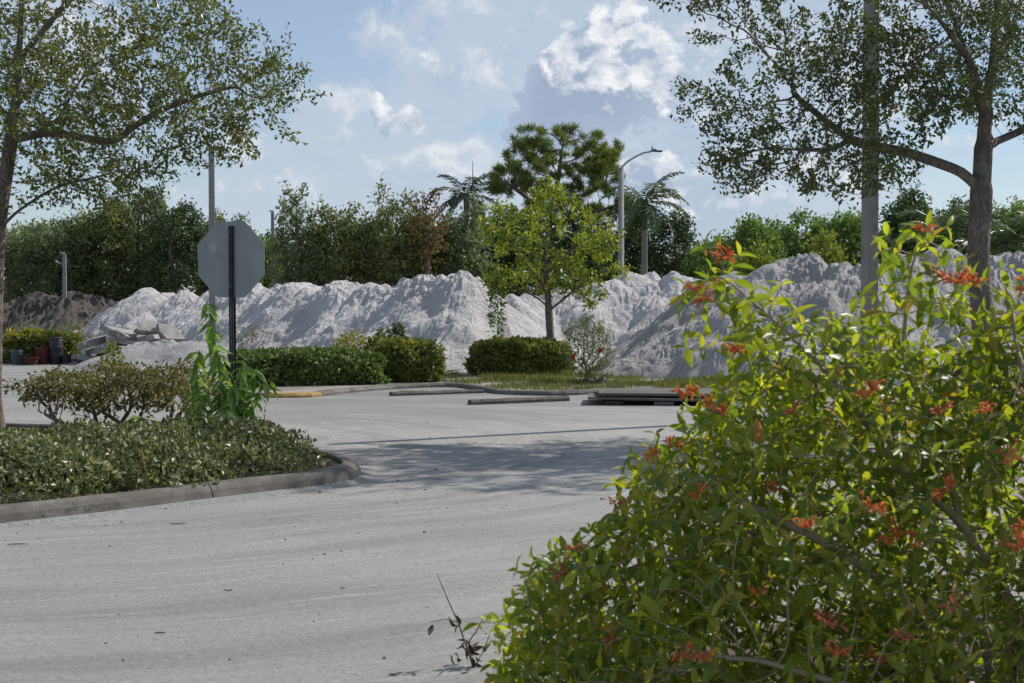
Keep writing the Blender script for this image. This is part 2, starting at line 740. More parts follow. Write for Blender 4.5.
def shrub(name, label, c, rx, ry, h, n, L, Wr, leaf, wood, cat='shrub', group=None, rot=0.0, power=2.4, lump=0.12, inner=0.45, stems=9, droop=0.0, updir=0.35, fn=None):
    t = thing(name, c, label, cat, group)
    p, nr = shrub_form(n, c, rx, ry, h, power, lump, inner, rot=rot, seed=rng.random() * 20)
    if fn is not None:
        k = fn(p)
        p, nr = p[k], nr[k]
    p[:, 2] = np.maximum(p[:, 2], c[2] + 0.015)
    m = len(p)
    a = unit(nr * 0.5 + unit(rng.normal(0, 1, (m, 3))) + np.array([0, 0, updir - droop]))
    nn = unit(nr * 0.7 + rng.normal(0, 0.8, (m, 3)) + np.array([0, 0, 0.5]))
    LL = L * rng.uniform(0.65, 1.25, m)
    v, f = leaves_simple(p, a, nn, LL, LL * Wr)
    part('foliage', v, f, leaf, t)
    mb = MB()
    for k in range(stems):
        e = p[rng.integers(0, m)]
        b = np.array(c) + np.append((e[:2] - np.array(c)[:2]) * 0.45, 0.0)
        mid = b * 0.5 + e * 0.5 + np.append(rng.normal(0, 0.03 * rx, 2), 0.05 * h)
        mb.tube([b, mid, e], [0.012, 0.008, 0.004], 4)
    part('stems', mb.v, mb.f, wood, t, kind='stuff')
    return t


def heap_arrays(cones, res, slope, rough, x0, x1, y0, y1, seed=0.0, rill=0.05, round_=0.45, clod=0.035, slide=0.0):
    """dumped material: cones at the angle of repose that run into each other, with rills and clods"""
    xs, ys = np.arange(x0, x1, res), np.arange(y0, y1, res)
    X, Y = np.meshgrid(xs, ys, indexing='ij')
    wx = X + 0.28 * fbm(X * 0.5 + seed, Y * 0.5, 3) + 0.07 * fbm(X * 2 + seed, Y * 2, 2)
    wy = Y + 0.28 * fbm(X * 0.5 + 40 + seed, Y * 0.5 + 11, 3) + 0.07 * fbm(X * 2 + 9, Y * 2 + seed, 2)
    Hh = np.full(X.shape, -9.0)
    idx = np.zeros(X.shape, int)
    ang = np.zeros(X.shape)
    dis = np.zeros(X.shape)
    for i, (cx, cy, cz) in enumerate(cones):
        dd = np.hypot(wx - cx, wy - cy)
        h = cz + slope * round_ - slope * np.sqrt(dd * dd + round_ * round_)
        b = h > Hh
        Hh[b] = h[b]
        idx[b] = i
        ang[b] = np.arctan2(wy - cy, wx - cx)[b]
        dis[b] = dd[b]
    env = np.clip(Hh / 0.5, 0, 1) * np.clip(dis / 0.6, 0.25, 1)
    ra = vnoise(ang * 13 + idx * 31.7, dis * 0.4 + seed) + 0.8 * vnoise(ang * 34 + idx * 11.7, dis * 0.7 + seed) + 0.4 * vnoise(ang * 70 + idx * 3.7, dis * 1.1 + seed)
    Z = Hh + env * rill * ra
    Z += rough * fbm(X * 1.1 + seed, Y * 1.1, 4) * np.clip(Hh / 0.4 + 0.3, 0, 1)
    ac, al = (X * 0.6 - Y * 0.8), (X * 0.8 + Y * 0.6)      # slides run obliquely down the slopes
    st_ = vnoise(ac * 2.4 + seed + 0.3 * vnoise(al, ac), al * 0.35) + 0.9 * vnoise(ac * 6.5 + 0.4 * vnoise(al * 2, ac * 2), al * 0.8 + 3) + 0.5 * vnoise(ac * 13, al * 1.6)
    Z += slide * 0.038 * st_ * np.clip(Hh / 0.5, 0, 1)
    crest = np.clip((Hh - 0.55 * Hh.max()) / (0.35 * Hh.max()), 0.22, 1)
    cl = 1 - np.abs(vnoise(X * 5.5 + seed, Y * 5.5))
    Z += clod * (cl ** 3 + 0.9 * vnoise(X * 9 + 3, Y * 9 + seed) + 0.6 * vnoise(X * 17 + 3, Y * 17 + seed) - 0.3) * crest * np.clip(0.6 + fbm(X * 0.8, Y * 0.8 + 5, 2), 0.25, 1.2) * np.clip(Hh / 0.3 + 0.2, 0, 1)
    keep = (Hh > -0.12)
    nx, ny = X.shape
    cell = keep[:-1, :-1] | keep[1:, :-1] | keep[:-1, 1:] | keep[1:, 1:]
    I = np.arange(nx * ny).reshape(nx, ny)
    q = np.stack([I[:-1, :-1], I[1:, :-1], I[1:, 1:], I[:-1, 1:]], -1)[cell]
    used = np.unique(q)
    remap = np.full(nx * ny, -1)
    remap[used] = np.arange(len(used))
    v = np.stack([X.ravel(), Y.ravel(), np.maximum(Z.ravel(), -0.15)], 1)[used]
    return v, remap[q]


# ------------------------------------------------------------------ ground
def ground_mat():
    m, t, out = new_mat('dry_ground')
    tc = t.new('ShaderNodeTexCoord').outputs['Object']
    n = t.noise(tc, 0.35, 8.0, 0.6)
    c = t.mix(t.smooth(n, 0.4, 0.62), c4((0.30, 0.28, 0.25)), c4((0.16, 0.14, 0.10)))
    c = t.mix(t.smooth(t.noise(tc, 3.0, 6.0, 0.6), 0.55, 0.7), c, c4((0.10, 0.115, 0.05)))
    principled(t, out, c, 0.95, t.bump(t.noise(tc, 12.0, 6.0, 0.65), 0.7, 0.05), spec=0.1)
    return m


def sand_mat(name, c1, c2, c3, dark):
    m, t, out = new_mat(name)
    tc = t.new('ShaderNodeTexCoord').outputs['Object']
    n = t.noise(tc, 0.7, 8.0, 0.6)
    c = t.mix(t.smooth(n, 0.35, 0.65), c4(c1), c4(c2))
    c = t.mix(t.math('MULTIPLY', t.smooth(t.noise(tc, 7.0, 6.0, 0.7), 0.5, 0.72), 0.6), c, c4(c3))
    v = t.new('ShaderNodeTexVoronoi')
    t.put(v.inputs['Vector'], tc)
    v.inputs['Scale'].default_value = 16.0
    sm = t.math('MULTIPLY', t.smooth(v.outputs['Distance'], 0.2, 0.1), t.smooth(t.noise(tc, 3.0, 4.0), 0.5, 0.62))
    c = t.mix(t.math('MULTIPLY', sm, 0.6), c, c4(dark))
    h = t.math('ADD', t.noise(tc, 9.0, 8.0, 0.72), t.math('MULTIPLY', t.noise(tc, 40.0, 4.0, 0.7), 0.35))
    principled(t, out, c, 0.95, t.bump(h, 1.0, 0.13), spec=0.12)
    return m



TRACK = (-6.2, 15.5)


def road_mat():
    """pale dusty concrete paving with wheel tracks sweeping round the planted island"""
    m, t, out = new_mat('dusty_paving')
    tc = t.new('ShaderNodeTexCoord').outputs['Object']
    sp = t.new('ShaderNodeSeparateXYZ')
    t.l.new(t.vmath('ADD', tc, t.vmath('SCALE', t.noise(tc, 0.5, 3.0, out='Color'), 0.5)), sp.inputs[0])
    dx = t.math('SUBTRACT', sp.outputs[0], TRACK[0])
    dy = t.math('SUBTRACT', sp.outputs[1], TRACK[1])
    dys = t.math('MULTIPLY', dy, 1.25)
    rad = t.math('SQRT', t.math('ADD', t.math('MULTIPLY', dx, dx), t.math('MULTIPLY', dys, dys)))
    ang = t.math('ARCTAN2', dys, dx)
    cv = t.new('ShaderNodeCombineXYZ')
    t.put(cv.inputs[0], t.math('MULTIPLY', rad, 1.0))
    t.put(cv.inputs[1], t.math('MULTIPLY', ang, 1.1))
    tr1 = t.noise(cv.outputs[0], 1.6, 6.0, 0.6)
    tr2 = t.noise(t.map(cv.outputs[0], (3, 1, 0), scale=(1, 0.6, 1)), 9.0, 4.0, 0.6)
    patch = t.noise(tc, 0.22, 6.0, 0.6)
    fine = t.noise(tc, 55.0, 5.0, 0.75)
    base = t.mix(t.smooth(patch, 0.36, 0.64), c4((0.305, 0.296, 0.275)), c4((0.365, 0.355, 0.332)))
    base = t.mix(t.math('MULTIPLY', t.smooth(tr1, 0.44, 0.64), 0.7), base, c4((0.235, 0.227, 0.21)))
    base = t.mix(t.math('MULTIPLY', t.smooth(tr2, 0.50, 0.68), 0.6), base, c4((0.43, 0.42, 0.395)))
    base = t.mix(t.math('MULTIPLY', t.smooth(fine, 0.45, 0.75), 0.35), base, c4((0.2, 0.195, 0.185)))
    sand = t.smooth(t.math('ADD', t.noise(t.map(tc, (7, 2, 0)), 0.16, 5.0, 0.6), t.math('MULTIPLY', t.noise(tc, 2.0, 4.0), 0.12)), 0.58, 0.68)
    base = t.mix(t.math('MULTIPLY', sand, 0.5), base, c4((0.40, 0.395, 0.38)))
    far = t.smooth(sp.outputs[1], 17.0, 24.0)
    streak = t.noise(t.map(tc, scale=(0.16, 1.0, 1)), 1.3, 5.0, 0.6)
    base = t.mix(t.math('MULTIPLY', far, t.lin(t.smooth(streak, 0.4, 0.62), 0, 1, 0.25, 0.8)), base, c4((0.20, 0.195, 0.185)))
    speck = t.new('ShaderNodeTexVoronoi')
    t.put(speck.inputs['Vector'], tc)
    speck.inputs['Scale'].default_value = 9.0
    sm = t.math('MULTIPLY', t.smooth(speck.outputs['Distance'], 0.10, 0.05), t.smooth(t.noise(tc, 1.7, 3.0), 0.52, 0.6))
    base = t.mix(t.math('MULTIPLY', sm, 0.75), base, c4((0.07, 0.065, 0.06)))
    grit = t.noise(tc, 24.0, 8.0, 0.8)
    base = t.mix(t.math('MULTIPLY', t.smooth(grit, 0.50, 0.66), 0.5), base, c4((0.17, 0.165, 0.155)))
    base = t.mix(t.math('MULTIPLY', t.smooth(grit, 0.46, 0.36), 0.40), base, c4((0.44, 0.435, 0.42)))
    scuff = t.noise(t.map(cv.outputs[0], (9, 4, 0), scale=(1, 0.35, 1)), 26.0, 5.0, 0.7)
    base = t.mix(t.math('MULTIPLY', t.smooth(scuff, 0.56, 0.72), 0.5), base, c4((0.18, 0.175, 0.165)))
    h = t.math('ADD', t.math('MULTIPLY', tr2, 0.8), t.math('ADD', t.math('MULTIPLY', fine, 0.35), t.math('MULTIPLY', t.noise(tc, 9.0, 5.0, 0.65), 0.8)))
    principled(t, out, base, 0.93, t.bump(t.math('ADD', h, grit), 0.75, 0.02), spec=0.12)
    return m


M_GROUND = ground_mat()
M_ROAD = road_mat()
M_CONC = rough_mat('weathered_concrete', (0.115, 0.104, 0.089), (0.185, 0.172, 0.152), 3.5, 0.92, 0.5, 60.0, 0.01, c3=(0.075, 0.07, 0.06))
M_CONC2 = rough_mat('pale_concrete', (0.22, 0.217, 0.207), (0.28, 0.275, 0.262), 2.0, 0.9, 0.3, 70.0, 0.006, c3=(0.17, 0.166, 0.155))
M_SLAB = rough_mat('broken_concrete', (0.24, 0.225, 0.21), (0.36, 0.34, 0.31), 2.5, 0.93, 0.6, 25.0, 0.02, c3=(0.15, 0.14, 0.125))
M_SOIL = rough_mat('dark_soil', (0.075, 0.06, 0.045), (0.13, 0.105, 0.08), 3.0, 0.95, 0.9, 18.0, 0.03, c3=(0.2, 0.17, 0.13))
M_YELLOW = rough_mat('faded_yellow_paint', (0.40, 0.25, 0.06), (0.30, 0.21, 0.09), 6.0, 0.8, 0.3, 50.0, 0.006, c3=(0.3, 0.27, 0.2))
M_BARK = bark_mat('oak_bark', (0.15, 0.125, 0.105), (0.24, 0.205, 0.175), (0.22, 0.24, 0.185))
M_BARK2 = bark_mat('dark_bark', (0.12, 0.11, 0.09), (0.20, 0.18, 0.15))
M_TWIG = rough_mat('twig_wood', (0.16, 0.125, 0.09), (0.26, 0.21, 0.16), 8.0, 0.9, 0.4, 60.0, 0.004)
M_PALETWIG = rough_mat('pale_stem', (0.28, 0.23, 0.16), (0.40, 0.34, 0.25), 8.0, 0.8, 0.3, 60.0, 0.003)


def sheet(name, poly, z, mat, kind='structure'):
    v = [(p[0], p[1], z) for p in poly]
    o = bpy.data.objects.new(name, mesh(name, v, [tuple(range(len(v)))], mat))
    col.objects.link(o)
    return tag(o, kind=kind)


sheet('ground', [(-600, -300), (600, -300), (600, 900), (-600, 900)], 0.0, M_GROUND)
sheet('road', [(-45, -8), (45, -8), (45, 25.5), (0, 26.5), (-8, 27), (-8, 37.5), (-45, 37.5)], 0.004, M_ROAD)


def smooth_path(pts, step, closed=False):
    pts = [np.array(p[:2], float) for p in pts]
    n = len(pts)
    out = []
    rngk = range(n if closed else n - 1)
    for i in rngk:
        p0 = pts[(i - 1) % n] if closed or i > 0 else pts[0]
        p1, p2 = pts[i], pts[(i + 1) % n]
        p3 = pts[(i + 2) % n] if closed or i + 2 < n else pts[-1]
        m = max(2, int(np.linalg.norm(p2 - p1) / step))
        for k in range(m):
            t_ = k / m
            out.append(0.5 * (2 * p1 + (p2 - p0) * t_ + (2 * p0 - 5 * p1 + 4 * p2 - p3) * t_ ** 2 + (3 * p1 - p0 - 3 * p2 + p3) * t_ ** 3))
    if not closed:
        out.append(pts[-1])
    return np.array(out)


def kerb(path, seglen, prof, mat, parent, step, gap=0.012, special=None):
    """kerb stones laid along a path (outer foot line); prof = (inward, height) pairs"""
    d = np.gradient(path, axis=0)
    d = d / np.linalg.norm(d, axis=1, keepdims=True)
    nrm = np.stack([-d[:, 1], d[:, 0]], 1)
    s_ = np.concatenate([[0], np.cumsum(np.linalg.norm(np.diff(path, axis=0), axis=1))])
    tot = s_[-1]
    a = 0.0
    k = 0
    while a < tot - 0.05:
        b = min(a + seglen, tot)
        q = np.linspace(a + gap / 2, b - gap / 2, max(3, int((b - a) / step)))
        px, py = np.interp(q, s_, path[:, 0]), np.interp(q, s_, path[:, 1])
        nx, ny = np.interp(q, s_, nrm[:, 0]), np.interp(q, s_, nrm[:, 1])
        wob = 0.006 * vnoise(q * 2.0, q * 0 + 3.3) + rng.normal(0, 0.003)
        V = []
        for (i_, h) in prof:
            V.append(np.stack([px + nx * (i_ + wob), py + ny * (i_ + wob), h + 0.5 * wob * (h > 0.01) + 0 * px], 1))
        V = np.stack(V, 1)
        m, n = len(q), len(prof)
        F = []
        for i in range(m - 1):
            for j in range(n - 1):
                F.append((i * n + j, (i + 1) * n + j, (i + 1) * n + j + 1, i * n + j + 1))
        F.append(tuple(range(n)))
        F.append(tuple((m - 1) * n + j for j in range(n - 1, -1, -1)))
        mm = special(k, a, b) if special else mat
        part('kerb_stone', V.reshape(-1, 3), F, mm or mat, parent, smooth=False)
        a = b
        k += 1


KPROF = [(0.0, -0.05), (0.0, 0.03), (0.02, 0.085), (0.05, 0.118), (0.09, 0.132), (0.165, 0.134), (0.18, 0.12), (0.18, 0.0)]
isl = [G(-160, 545), G(0, 527), G(100, 516), G(200, 503), G(290, 492), G(338, 486), G(361, 478), G(352, 469), G(318, 460), (-2.9, 15.6), (-4.6, 16.6), (-8, 17.4), (-12, 17.2), (-13, 13.5), (-9.5, 10.2)]
isl = [np.array(p[:2]) for p in isl]
isl_path = smooth_path(isl, 0.12, closed=True)
isl_path = np.vstack([isl_path, isl_path[:1]])
kr = thing('island_kerb', (isl_path[:, 0].mean(), isl_path[:, 1].mean(), 0), None, None)
tag(kr, kind='structure')
kerb(isl_path, 3.05, KPROF, M_CONC, kr, 0.14)
dd = np.gradient(isl_path, axis=0)
dd /= np.linalg.norm(dd, axis=1, keepdims=True)
inner = isl_path[:-1] + np.stack([-dd[:, 1], dd[:, 0]], 1)[:-1] * 0.15
sheet('island_soil', inner, 0.095, M_SOIL)

# pale sand that has drifted against the foot of the kerb
M_DRIFT = sand_mat('drifted_sand', (0.52, 0.51, 0.495), (0.45, 0.44, 0.425), (0.58, 0.57, 0.56), (0.2, 0.19, 0.17))
near_i = [i for i in range(len(isl_path)) if isl_path[i][1] < 14.2 and isl_path[i][0] > -7]
ip = isl_path[near_i]
ni = -np.stack([-dd[:, 1], dd[:, 0]], 1)[near_i]
qq = np.arange(len(ip)) * 0.12
wd = 0.16 + 0.10 * fbm(qq * 0.6, qq * 0 + 2.2, 3) + 0.05 * vnoise(qq * 4, qq * 0)
dv = np.vstack([np.c_[ip - ni * 0.01, np.full(len(ip), 0.030)], np.c_[ip + ni * 0.05, np.full(len(ip), 0.022)], np.c_[ip + ni * np.maximum(wd, 0.07)[:, None], np.full(len(ip), 0.0046)]])
m_ = len(ip)
df = [(i + a * m_, i + (a + 1) * m_, i + 1 + (a + 1) * m_, i + 1 + a * m_) for a in (0, 1) for i in range(m_ - 1) if near_i[i + 1] == near_i[i] + 1]
o = bpy.data.objects.new('drifted_sand', mesh('drifted_sand', dv, df, M_DRIFT, True))
col.objects.link(o)
tag(o, kind='structure')

# planted island that carries the concrete pole and the right oak
a_ = np.linspace(0, 2 * math.pi, 16, endpoint=False)
isl2 = smooth_path([(6.35 + 1.75 * math.cos(q), 18.3 + 2.75 * math.sin(q)) for q in a_], 0.15, closed=True)
isl2 = np.vstack([isl2, isl2[:1]])
kr2 = thing('pole_island_kerb', (6.35, 18.3, 0), None, None)
tag(kr2, kind='structure')
kerb(isl2, 2.4, KPROF, M_CONC, kr2, 0.14)
sheet('pole_island_soil', [(6.35 + 1.61 * math.cos(q), 18.3 + 2.61 * math.sin(q)) for q in np.linspace(0, 2 * math.pi, 48, endpoint=False)], 0.095, M_SOIL)

# planting strip at the far side of the lot
strip = [G(150, 391), G(225, 396), G(262, 398), G(312, 397.5), G(352, 393), G(410, 388.5), G(452, 387.5), G(478, 391), G(500, 394.5), G(560, 396), G(610, 394), G(690, 395), G(800, 396), G(950, 398), G(1150, 400)]
strip_path = smooth_path([p[:2] for p in strip], 0.2)
st = thing('strip_kerb', (strip_path[:, 0].mean(), strip_path[:, 1].mean(), 0), None, None)
tag(st, kind='structure')
KP2 = [(0.0, -0.05), (0.0, 0.04), (0.03, 0.075), (0.06, 0.085), (0.15, 0.085), (0.15, 0.0)]


def yel(k, a, b):
    p = strip_path[min(len(strip_path) - 1, int(len(strip_path) * (a + b) / 2 / STRIPL))]
    return M_YELLOW if G(255, 397)[0] < p[0] < G(318, 397)[0] else M_CONC


STRIPL = float(np.linalg.norm(np.diff(strip_path, axis=0), axis=1).sum())
kerb(strip_path, 1.0, KP2, M_CONC, st, 0.2, special=yel)
M_STRIP = rough_mat('sandy_soil', (0.22, 0.20, 0.165), (0.33, 0.31, 0.27), 1.2, 0.95, 0.7, 22.0, 0.03, c3=(0.12, 0.11, 0.07))
sp_poly = [tuple(p + np.array([0, 0.12])) for p in strip_path] + [(14, 34), (-9, 34)]
sheet('planting_strip', sp_poly, 0.06, M_STRIP)


# ------------------------------------------------------------------ piles of dumped material
M_SAND = sand_mat('white_sand', (0.70, 0.68, 0.67), (0.59, 0.565, 0.55), (0.79, 0.775, 0.765), (0.28, 0.245, 0.215))
M_SAND2 = sand_mat('grey_shelly_sand', (0.58, 0.56, 0.545), (0.47, 0.445, 0.425), (0.68, 0.66, 0.645), (0.24, 0.21, 0.185))
M_DARKSOIL = sand_mat('brown_fill', (0.10, 0.088, 0.078), (0.15, 0.133, 0.12), (0.21, 0.19, 0.17), (0.05, 0.042, 0.035))


def cone(px, py, d):
    return tuple(P(px, py, d))


def ridge(name, label, cones, mat, res, slope=0.80, seed=0.0, spurs=1, **kw):
    r3 = np.random.default_rng(int(seed * 10) + 5)
    base_c = [np.array(k) for k in cones]
    allc = list(base_c)
    if spurs:
        for a, b in zip(base_c[:-1], base_c[1:]):
            q = (a + b) / 2
            q[2] += r3.normal(-0.10, 0.04)
            q[1] += r3.normal(0.15, 0.15)
            allc.append(q)
        for a in base_c + [q_ + (b_ - q_) * 0.5 for q_, b_ in zip(base_c[:-1], base_c[1:])]:
            # a load tipped from the crest: a rounded nose running down to the near left
            an = math.radians(r3.normal(217, 9))
            ln, fall = r3.uniform(1.6, 3.0), r3.uniform(0.56, 0.68)
            z0 = a[2] - r3.uniform(0.0, 0.12)
            for k in range(1, 9):
                u = ln * k / 8
                q = np.array([a[0] + math.cos(an) * u, a[1] + math.sin(an) * u, z0 - fall * u])
                if q[2] > 0.1:
                    allc.append(q)
    cones = allc
    c = np.array(cones)
    m = c[:, 2].max() / slope + 0.8
    v, f = heap_arrays(cones, res, slope, kw.pop('rough', 0.055), c[:, 0].min() - m, c[:, 0].max() + m, c[:, 1].min() - m, c[:, 1].max() + m, seed, **kw)
    return solo(name, v, f, mat, label, 'sand pile', smooth=False)


ridge('sand_ridge', 'long white sand ridge with overlapping heaps behind the stop sign and left hedge',
      [cone(*k) for k in ((92, 322, 47), (118, 303, 46.5), (150, 289, 45.5), (183, 291, 44), (214, 290, 42), (252, 284, 40.5), (300, 284, 38.5), (347, 280, 37), (386, 283, 36), (428, 277, 34.5), (460, 273, 33.4))],
      M_SAND, 0.05, seed=1.0, rill=0.02, clod=0.06, round_=0.3, slide=1.0)
ridge('sand_ridge', 'low white sand bank seen below the crown of the small bright green tree',
      [cone(*k) for k in ((500, 291, 36.5), (530, 294, 37), (565, 291, 37.5), (600, 284, 37.5), (640, 273, 38), (680, 271, 37.5))],
      M_SAND, 0.055, seed=5.0, rill=0.02, clod=0.06, round_=0.3, slide=1.0)
ridge('sand_ridge', 'big grey white sand ridge on the right behind the concrete pole and oak trunk',
      [cone(*k) for k in ((725, 272, 30.5), (762, 268, 30), (800, 255, 30.2), (838, 262, 29.2), (872, 262, 28.8), (905, 253, 29.4), (945, 249, 29.6), (985, 254, 29), (1030, 252, 29), (1080, 256, 29), (1130, 252, 29))],
      M_SAND2, 0.045, seed=9.0, rill=0.02, clod=0.06, round_=0.3, slide=1.0)
o = ridge('soil_pile', 'dark brown soil pile at far left below the trees',
          [cone(*k) for k in ((20, 300, 54), (45, 294, 54), (72, 293, 53), (98, 299, 53), (-20, 298, 54))], M_DARKSOIL, 0.1, slope=0.6, seed=13.0, rill=0.12, rough=0.14, spurs=2)
o['category'] = 'soil pile'
M_GRAVEL = sand_mat('pale_gravel', (0.50, 0.49, 0.48), (0.42, 0.41, 0.40), (0.60, 0.59, 0.58), (0.25, 0.24, 0.23))
gv = [cone(150, 343, 33.5), cone(172, 341, 33.5), cone(192, 342, 33.2)]
o = ridge('gravel_pile', 'pale grey gravel heap between broken slabs and the signpost', gv, M_GRAVEL, 0.04, slope=0.5, seed=21.0, rill=0.0, rough=0.02, clod=0.03, round_=0.5, spurs=0)
o['category'] = 'gravel pile'

# ------------------------------------------------------------------ foliage materials
L_OAK = leaf_mat('oak_leaf', ((0.085, 0.105, 0.032), (0.13, 0.15, 0.045), (0.21, 0.21, 0.07)), 0.34, 0.38, 0.5)
L_OAK2 = leaf_mat('oak_leaf_dark', ((0.065, 0.085, 0.032), (0.095, 0.12, 0.042), (0.14, 0.155, 0.055)), 0.3, 0.38, 0.5)
L_BRIGHT = leaf_mat('yellow_green_leaf', ((0.14, 0.19, 0.03), (0.24, 0.29, 0.04), (0.38, 0.38, 0.07)), 0.42)
L_GREY = leaf_mat('grey_green_leaf', ((0.13, 0.165, 0.085), (0.18, 0.215, 0.11), (0.25, 0.27, 0.145)), 0.42, 0.5, 0.35, (1.1, 1.25, 0.75))
L_OLIVE = leaf_mat('olive_leaf', ((0.13, 0.155, 0.065), (0.18, 0.205, 0.08), (0.24, 0.25, 0.10)), 0.40, 0.5, 0.35, (1.1, 1.25, 0.7))
L_BROWN = leaf_mat('withered_leaf', ((0.15, 0.11, 0.05), (0.22, 0.155, 0.065), (0.28, 0.21, 0.095)), 0.25, 0.7, 0.15, (1.1, 1.0, 0.7))
L_DARK = leaf_mat('dark_green_leaf', ((0.05, 0.08, 0.032), (0.07, 0.11, 0.042), (0.10, 0.14, 0.055)), 0.22, 0.4, 0.5)
L_MID = leaf_mat('mid_green_leaf', ((0.10, 0.165, 0.045), (0.145, 0.22, 0.06), (0.21, 0.29, 0.085)), 0.34)
L_LIME = leaf_mat('lime_leaf', ((0.13, 0.17, 0.025), (0.19, 0.225, 0.03), (0.26, 0.27, 0.05)), 0.32)
L_PINE = leaf_mat('pine_needle', ((0.12, 0.16, 0.04), (0.17, 0.21, 0.05), (0.24, 0.26, 0.075)), 0.3, 0.5)
L_PALM = leaf_mat('palm_leaf', ((0.07, 0.115, 0.045), (0.10, 0.15, 0.06), (0.15, 0.20, 0.08)), 0.28, 0.4, 0.5)
L_PALMD = leaf_mat('palm_leaf_dark', ((0.045, 0.07, 0.04), (0.065, 0.09, 0.05), (0.09, 0.12, 0.07)), 0.2, 0.4, 0.5)
L_COVER = leaf_mat('ground_cover_leaf', ((0.10, 0.12, 0.05), (0.16, 0.18, 0.08), (0.27, 0.27, 0.14)), 0.25, 0.42, 0.5)
L_LEGGY = leaf_mat('rusty_olive_leaf', ((0.11, 0.105, 0.04), (0.16, 0.145, 0.05), (0.24, 0.20, 0.065)), 0.3, 0.5)
L_HEDGE = leaf_mat('hedge_leaf', ((0.10, 0.13, 0.035), (0.16, 0.185, 0.045), (0.28, 0.28, 0.075)), 0.25, 0.45)
L_HEDGEY = leaf_mat('yellow_hedge_leaf', ((0.20, 0.19, 0.02), (0.33, 0.29, 0.03), (0.42, 0.36, 0.06)), 0.25, 0.45)
L_WEED = leaf_mat('weed_leaf', ((0.16, 0.26, 0.055), (0.22, 0.34, 0.07), (0.31, 0.43, 0.10)), 0.45, 0.4, 0.45)
L_FIRE = leaf_mat('firebush_leaf', ((0.13, 0.19, 0.03), (0.235, 0.29, 0.038), (0.40, 0.40, 0.06)), 0.56, 0.38, 0.5, (1.4, 1.42, 0.42), odd=(0.40, 0.20, 0.06))
L_HEDGE1 = leaf_mat('green_hedge_leaf', ((0.09, 0.135, 0.045), (0.14, 0.19, 0.06), (0.22, 0.27, 0.09)), 0.25, 0.45)
L_GRASS = leaf_mat('grass_blade', ((0.12, 0.14, 0.045), (0.18, 0.19, 0.06), (0.28, 0.25, 0.11)), 0.3, 0.6)

# ------------------------------------------------------------------ oaks
def pl(pts, d):
    return [P(p[0], p[1], (p[2] if len(p) > 2 else d)) for p in pts]


def crown_points(n, c, r, gaps=0.0, seed=0.0, shell=0.25, zmin=None, freq=0.9, clump=0, sig=0.12):
    if clump:
        p = np.repeat(ellip(n // clump, c, r, shell, zmin), clump, 0)
        p = p + rng.normal(0, sig, p.shape) * [1.25, 1.25, 0.8]
    else:
        p = ellip(n, c, r, shell, zmin)
    if gaps > 0:
        g = vnoise(p[:, 0] * freq + seed + 0.7 * p[:, 1] * freq, p[:, 2] * freq - 0.6 * p[:, 1] * freq + seed * 2)
        p = p[g > gaps - 1]
    return p


# right oak
OD = 16.9
ob = P(981, 0, OD)
ob[2] = 0.0
oak_seeds = [[ob] + pl([(982, 380), (983, 330), (978, 255), (981, 190), (984, 130), (992, 60), (998, 0), (1003, -90), (1010, -160)], OD),
             pl([(979, 192), (962, 172), (935, 162), (905, 152), (880, 148), (850, 140), (822, 118), (795, 96)], OD - 0.1),
             pl([(982, 150), (1005, 138), (1040, 122), (1090, 110), (1140, 70)], OD + 0.3),
             pl([(983, 135), (975, 95), (968, 60), (950, 10), (930, -50)], OD + 0.2),
             pl([(850, 140), (830, 150), (800, 150)], OD - 0.3),
             [P(984, 110, OD), P(970, 60, OD - 0.8), P(940, 20, OD - 1.4)],
             [P(990, 80, OD), P(1010, 30, OD + 0.9), P(1030, -20, OD + 1.6)]]
att = np.vstack([crown_points(5200, (5.35, OD - 0.1, 5.1), (3.75, 2.1, 1.95), 0.66, 3.0, 0.15, clump=12),
                 crown_points(1600, (3.7, OD - 0.3, 3.75), (1.75, 1.2, 0.85), 0.7, 8.0, 0.1, clump=12),
                 crown_points(1500, (4.3, OD - 0.5, 4.3), (2.3, 1.0, 0.9), 0.75, 5.0, 0.0, clump=12),
                 crown_points(260, (2.7, OD - 0.2, 3.2), (0.45, 0.5, 0.42), 0.0),
                 crown_points(200, (3.9, OD - 0.3, 3.05), (0.75, 0.5, 0.3), 0.0),
                 crown_points(350, (7.2, OD + 0.2, 3.7), (1.3, 1.2, 0.5), 0.5, 2.0)])
# keep the clear stem under the crown free
att = att[~((np.abs(att[:, 0] - 5.55) < 0.7) & (att[:, 2] < 3.75))]
oak_leaves = dict(per=10, maxTip=5, spread=0.04, L=0.068, Wr=0.5, along=0.5, nup=0.6)
oak_r, sk_oak = tree('oak_tree', 'oak with thick grey trunk and spreading limb beside the concrete pole', ob, oak_seeds, att, 0.10, 0.12, 0.135, 0.0018,
                     oak_leaves, M_BARK, L_OAK2, flare=0.35)

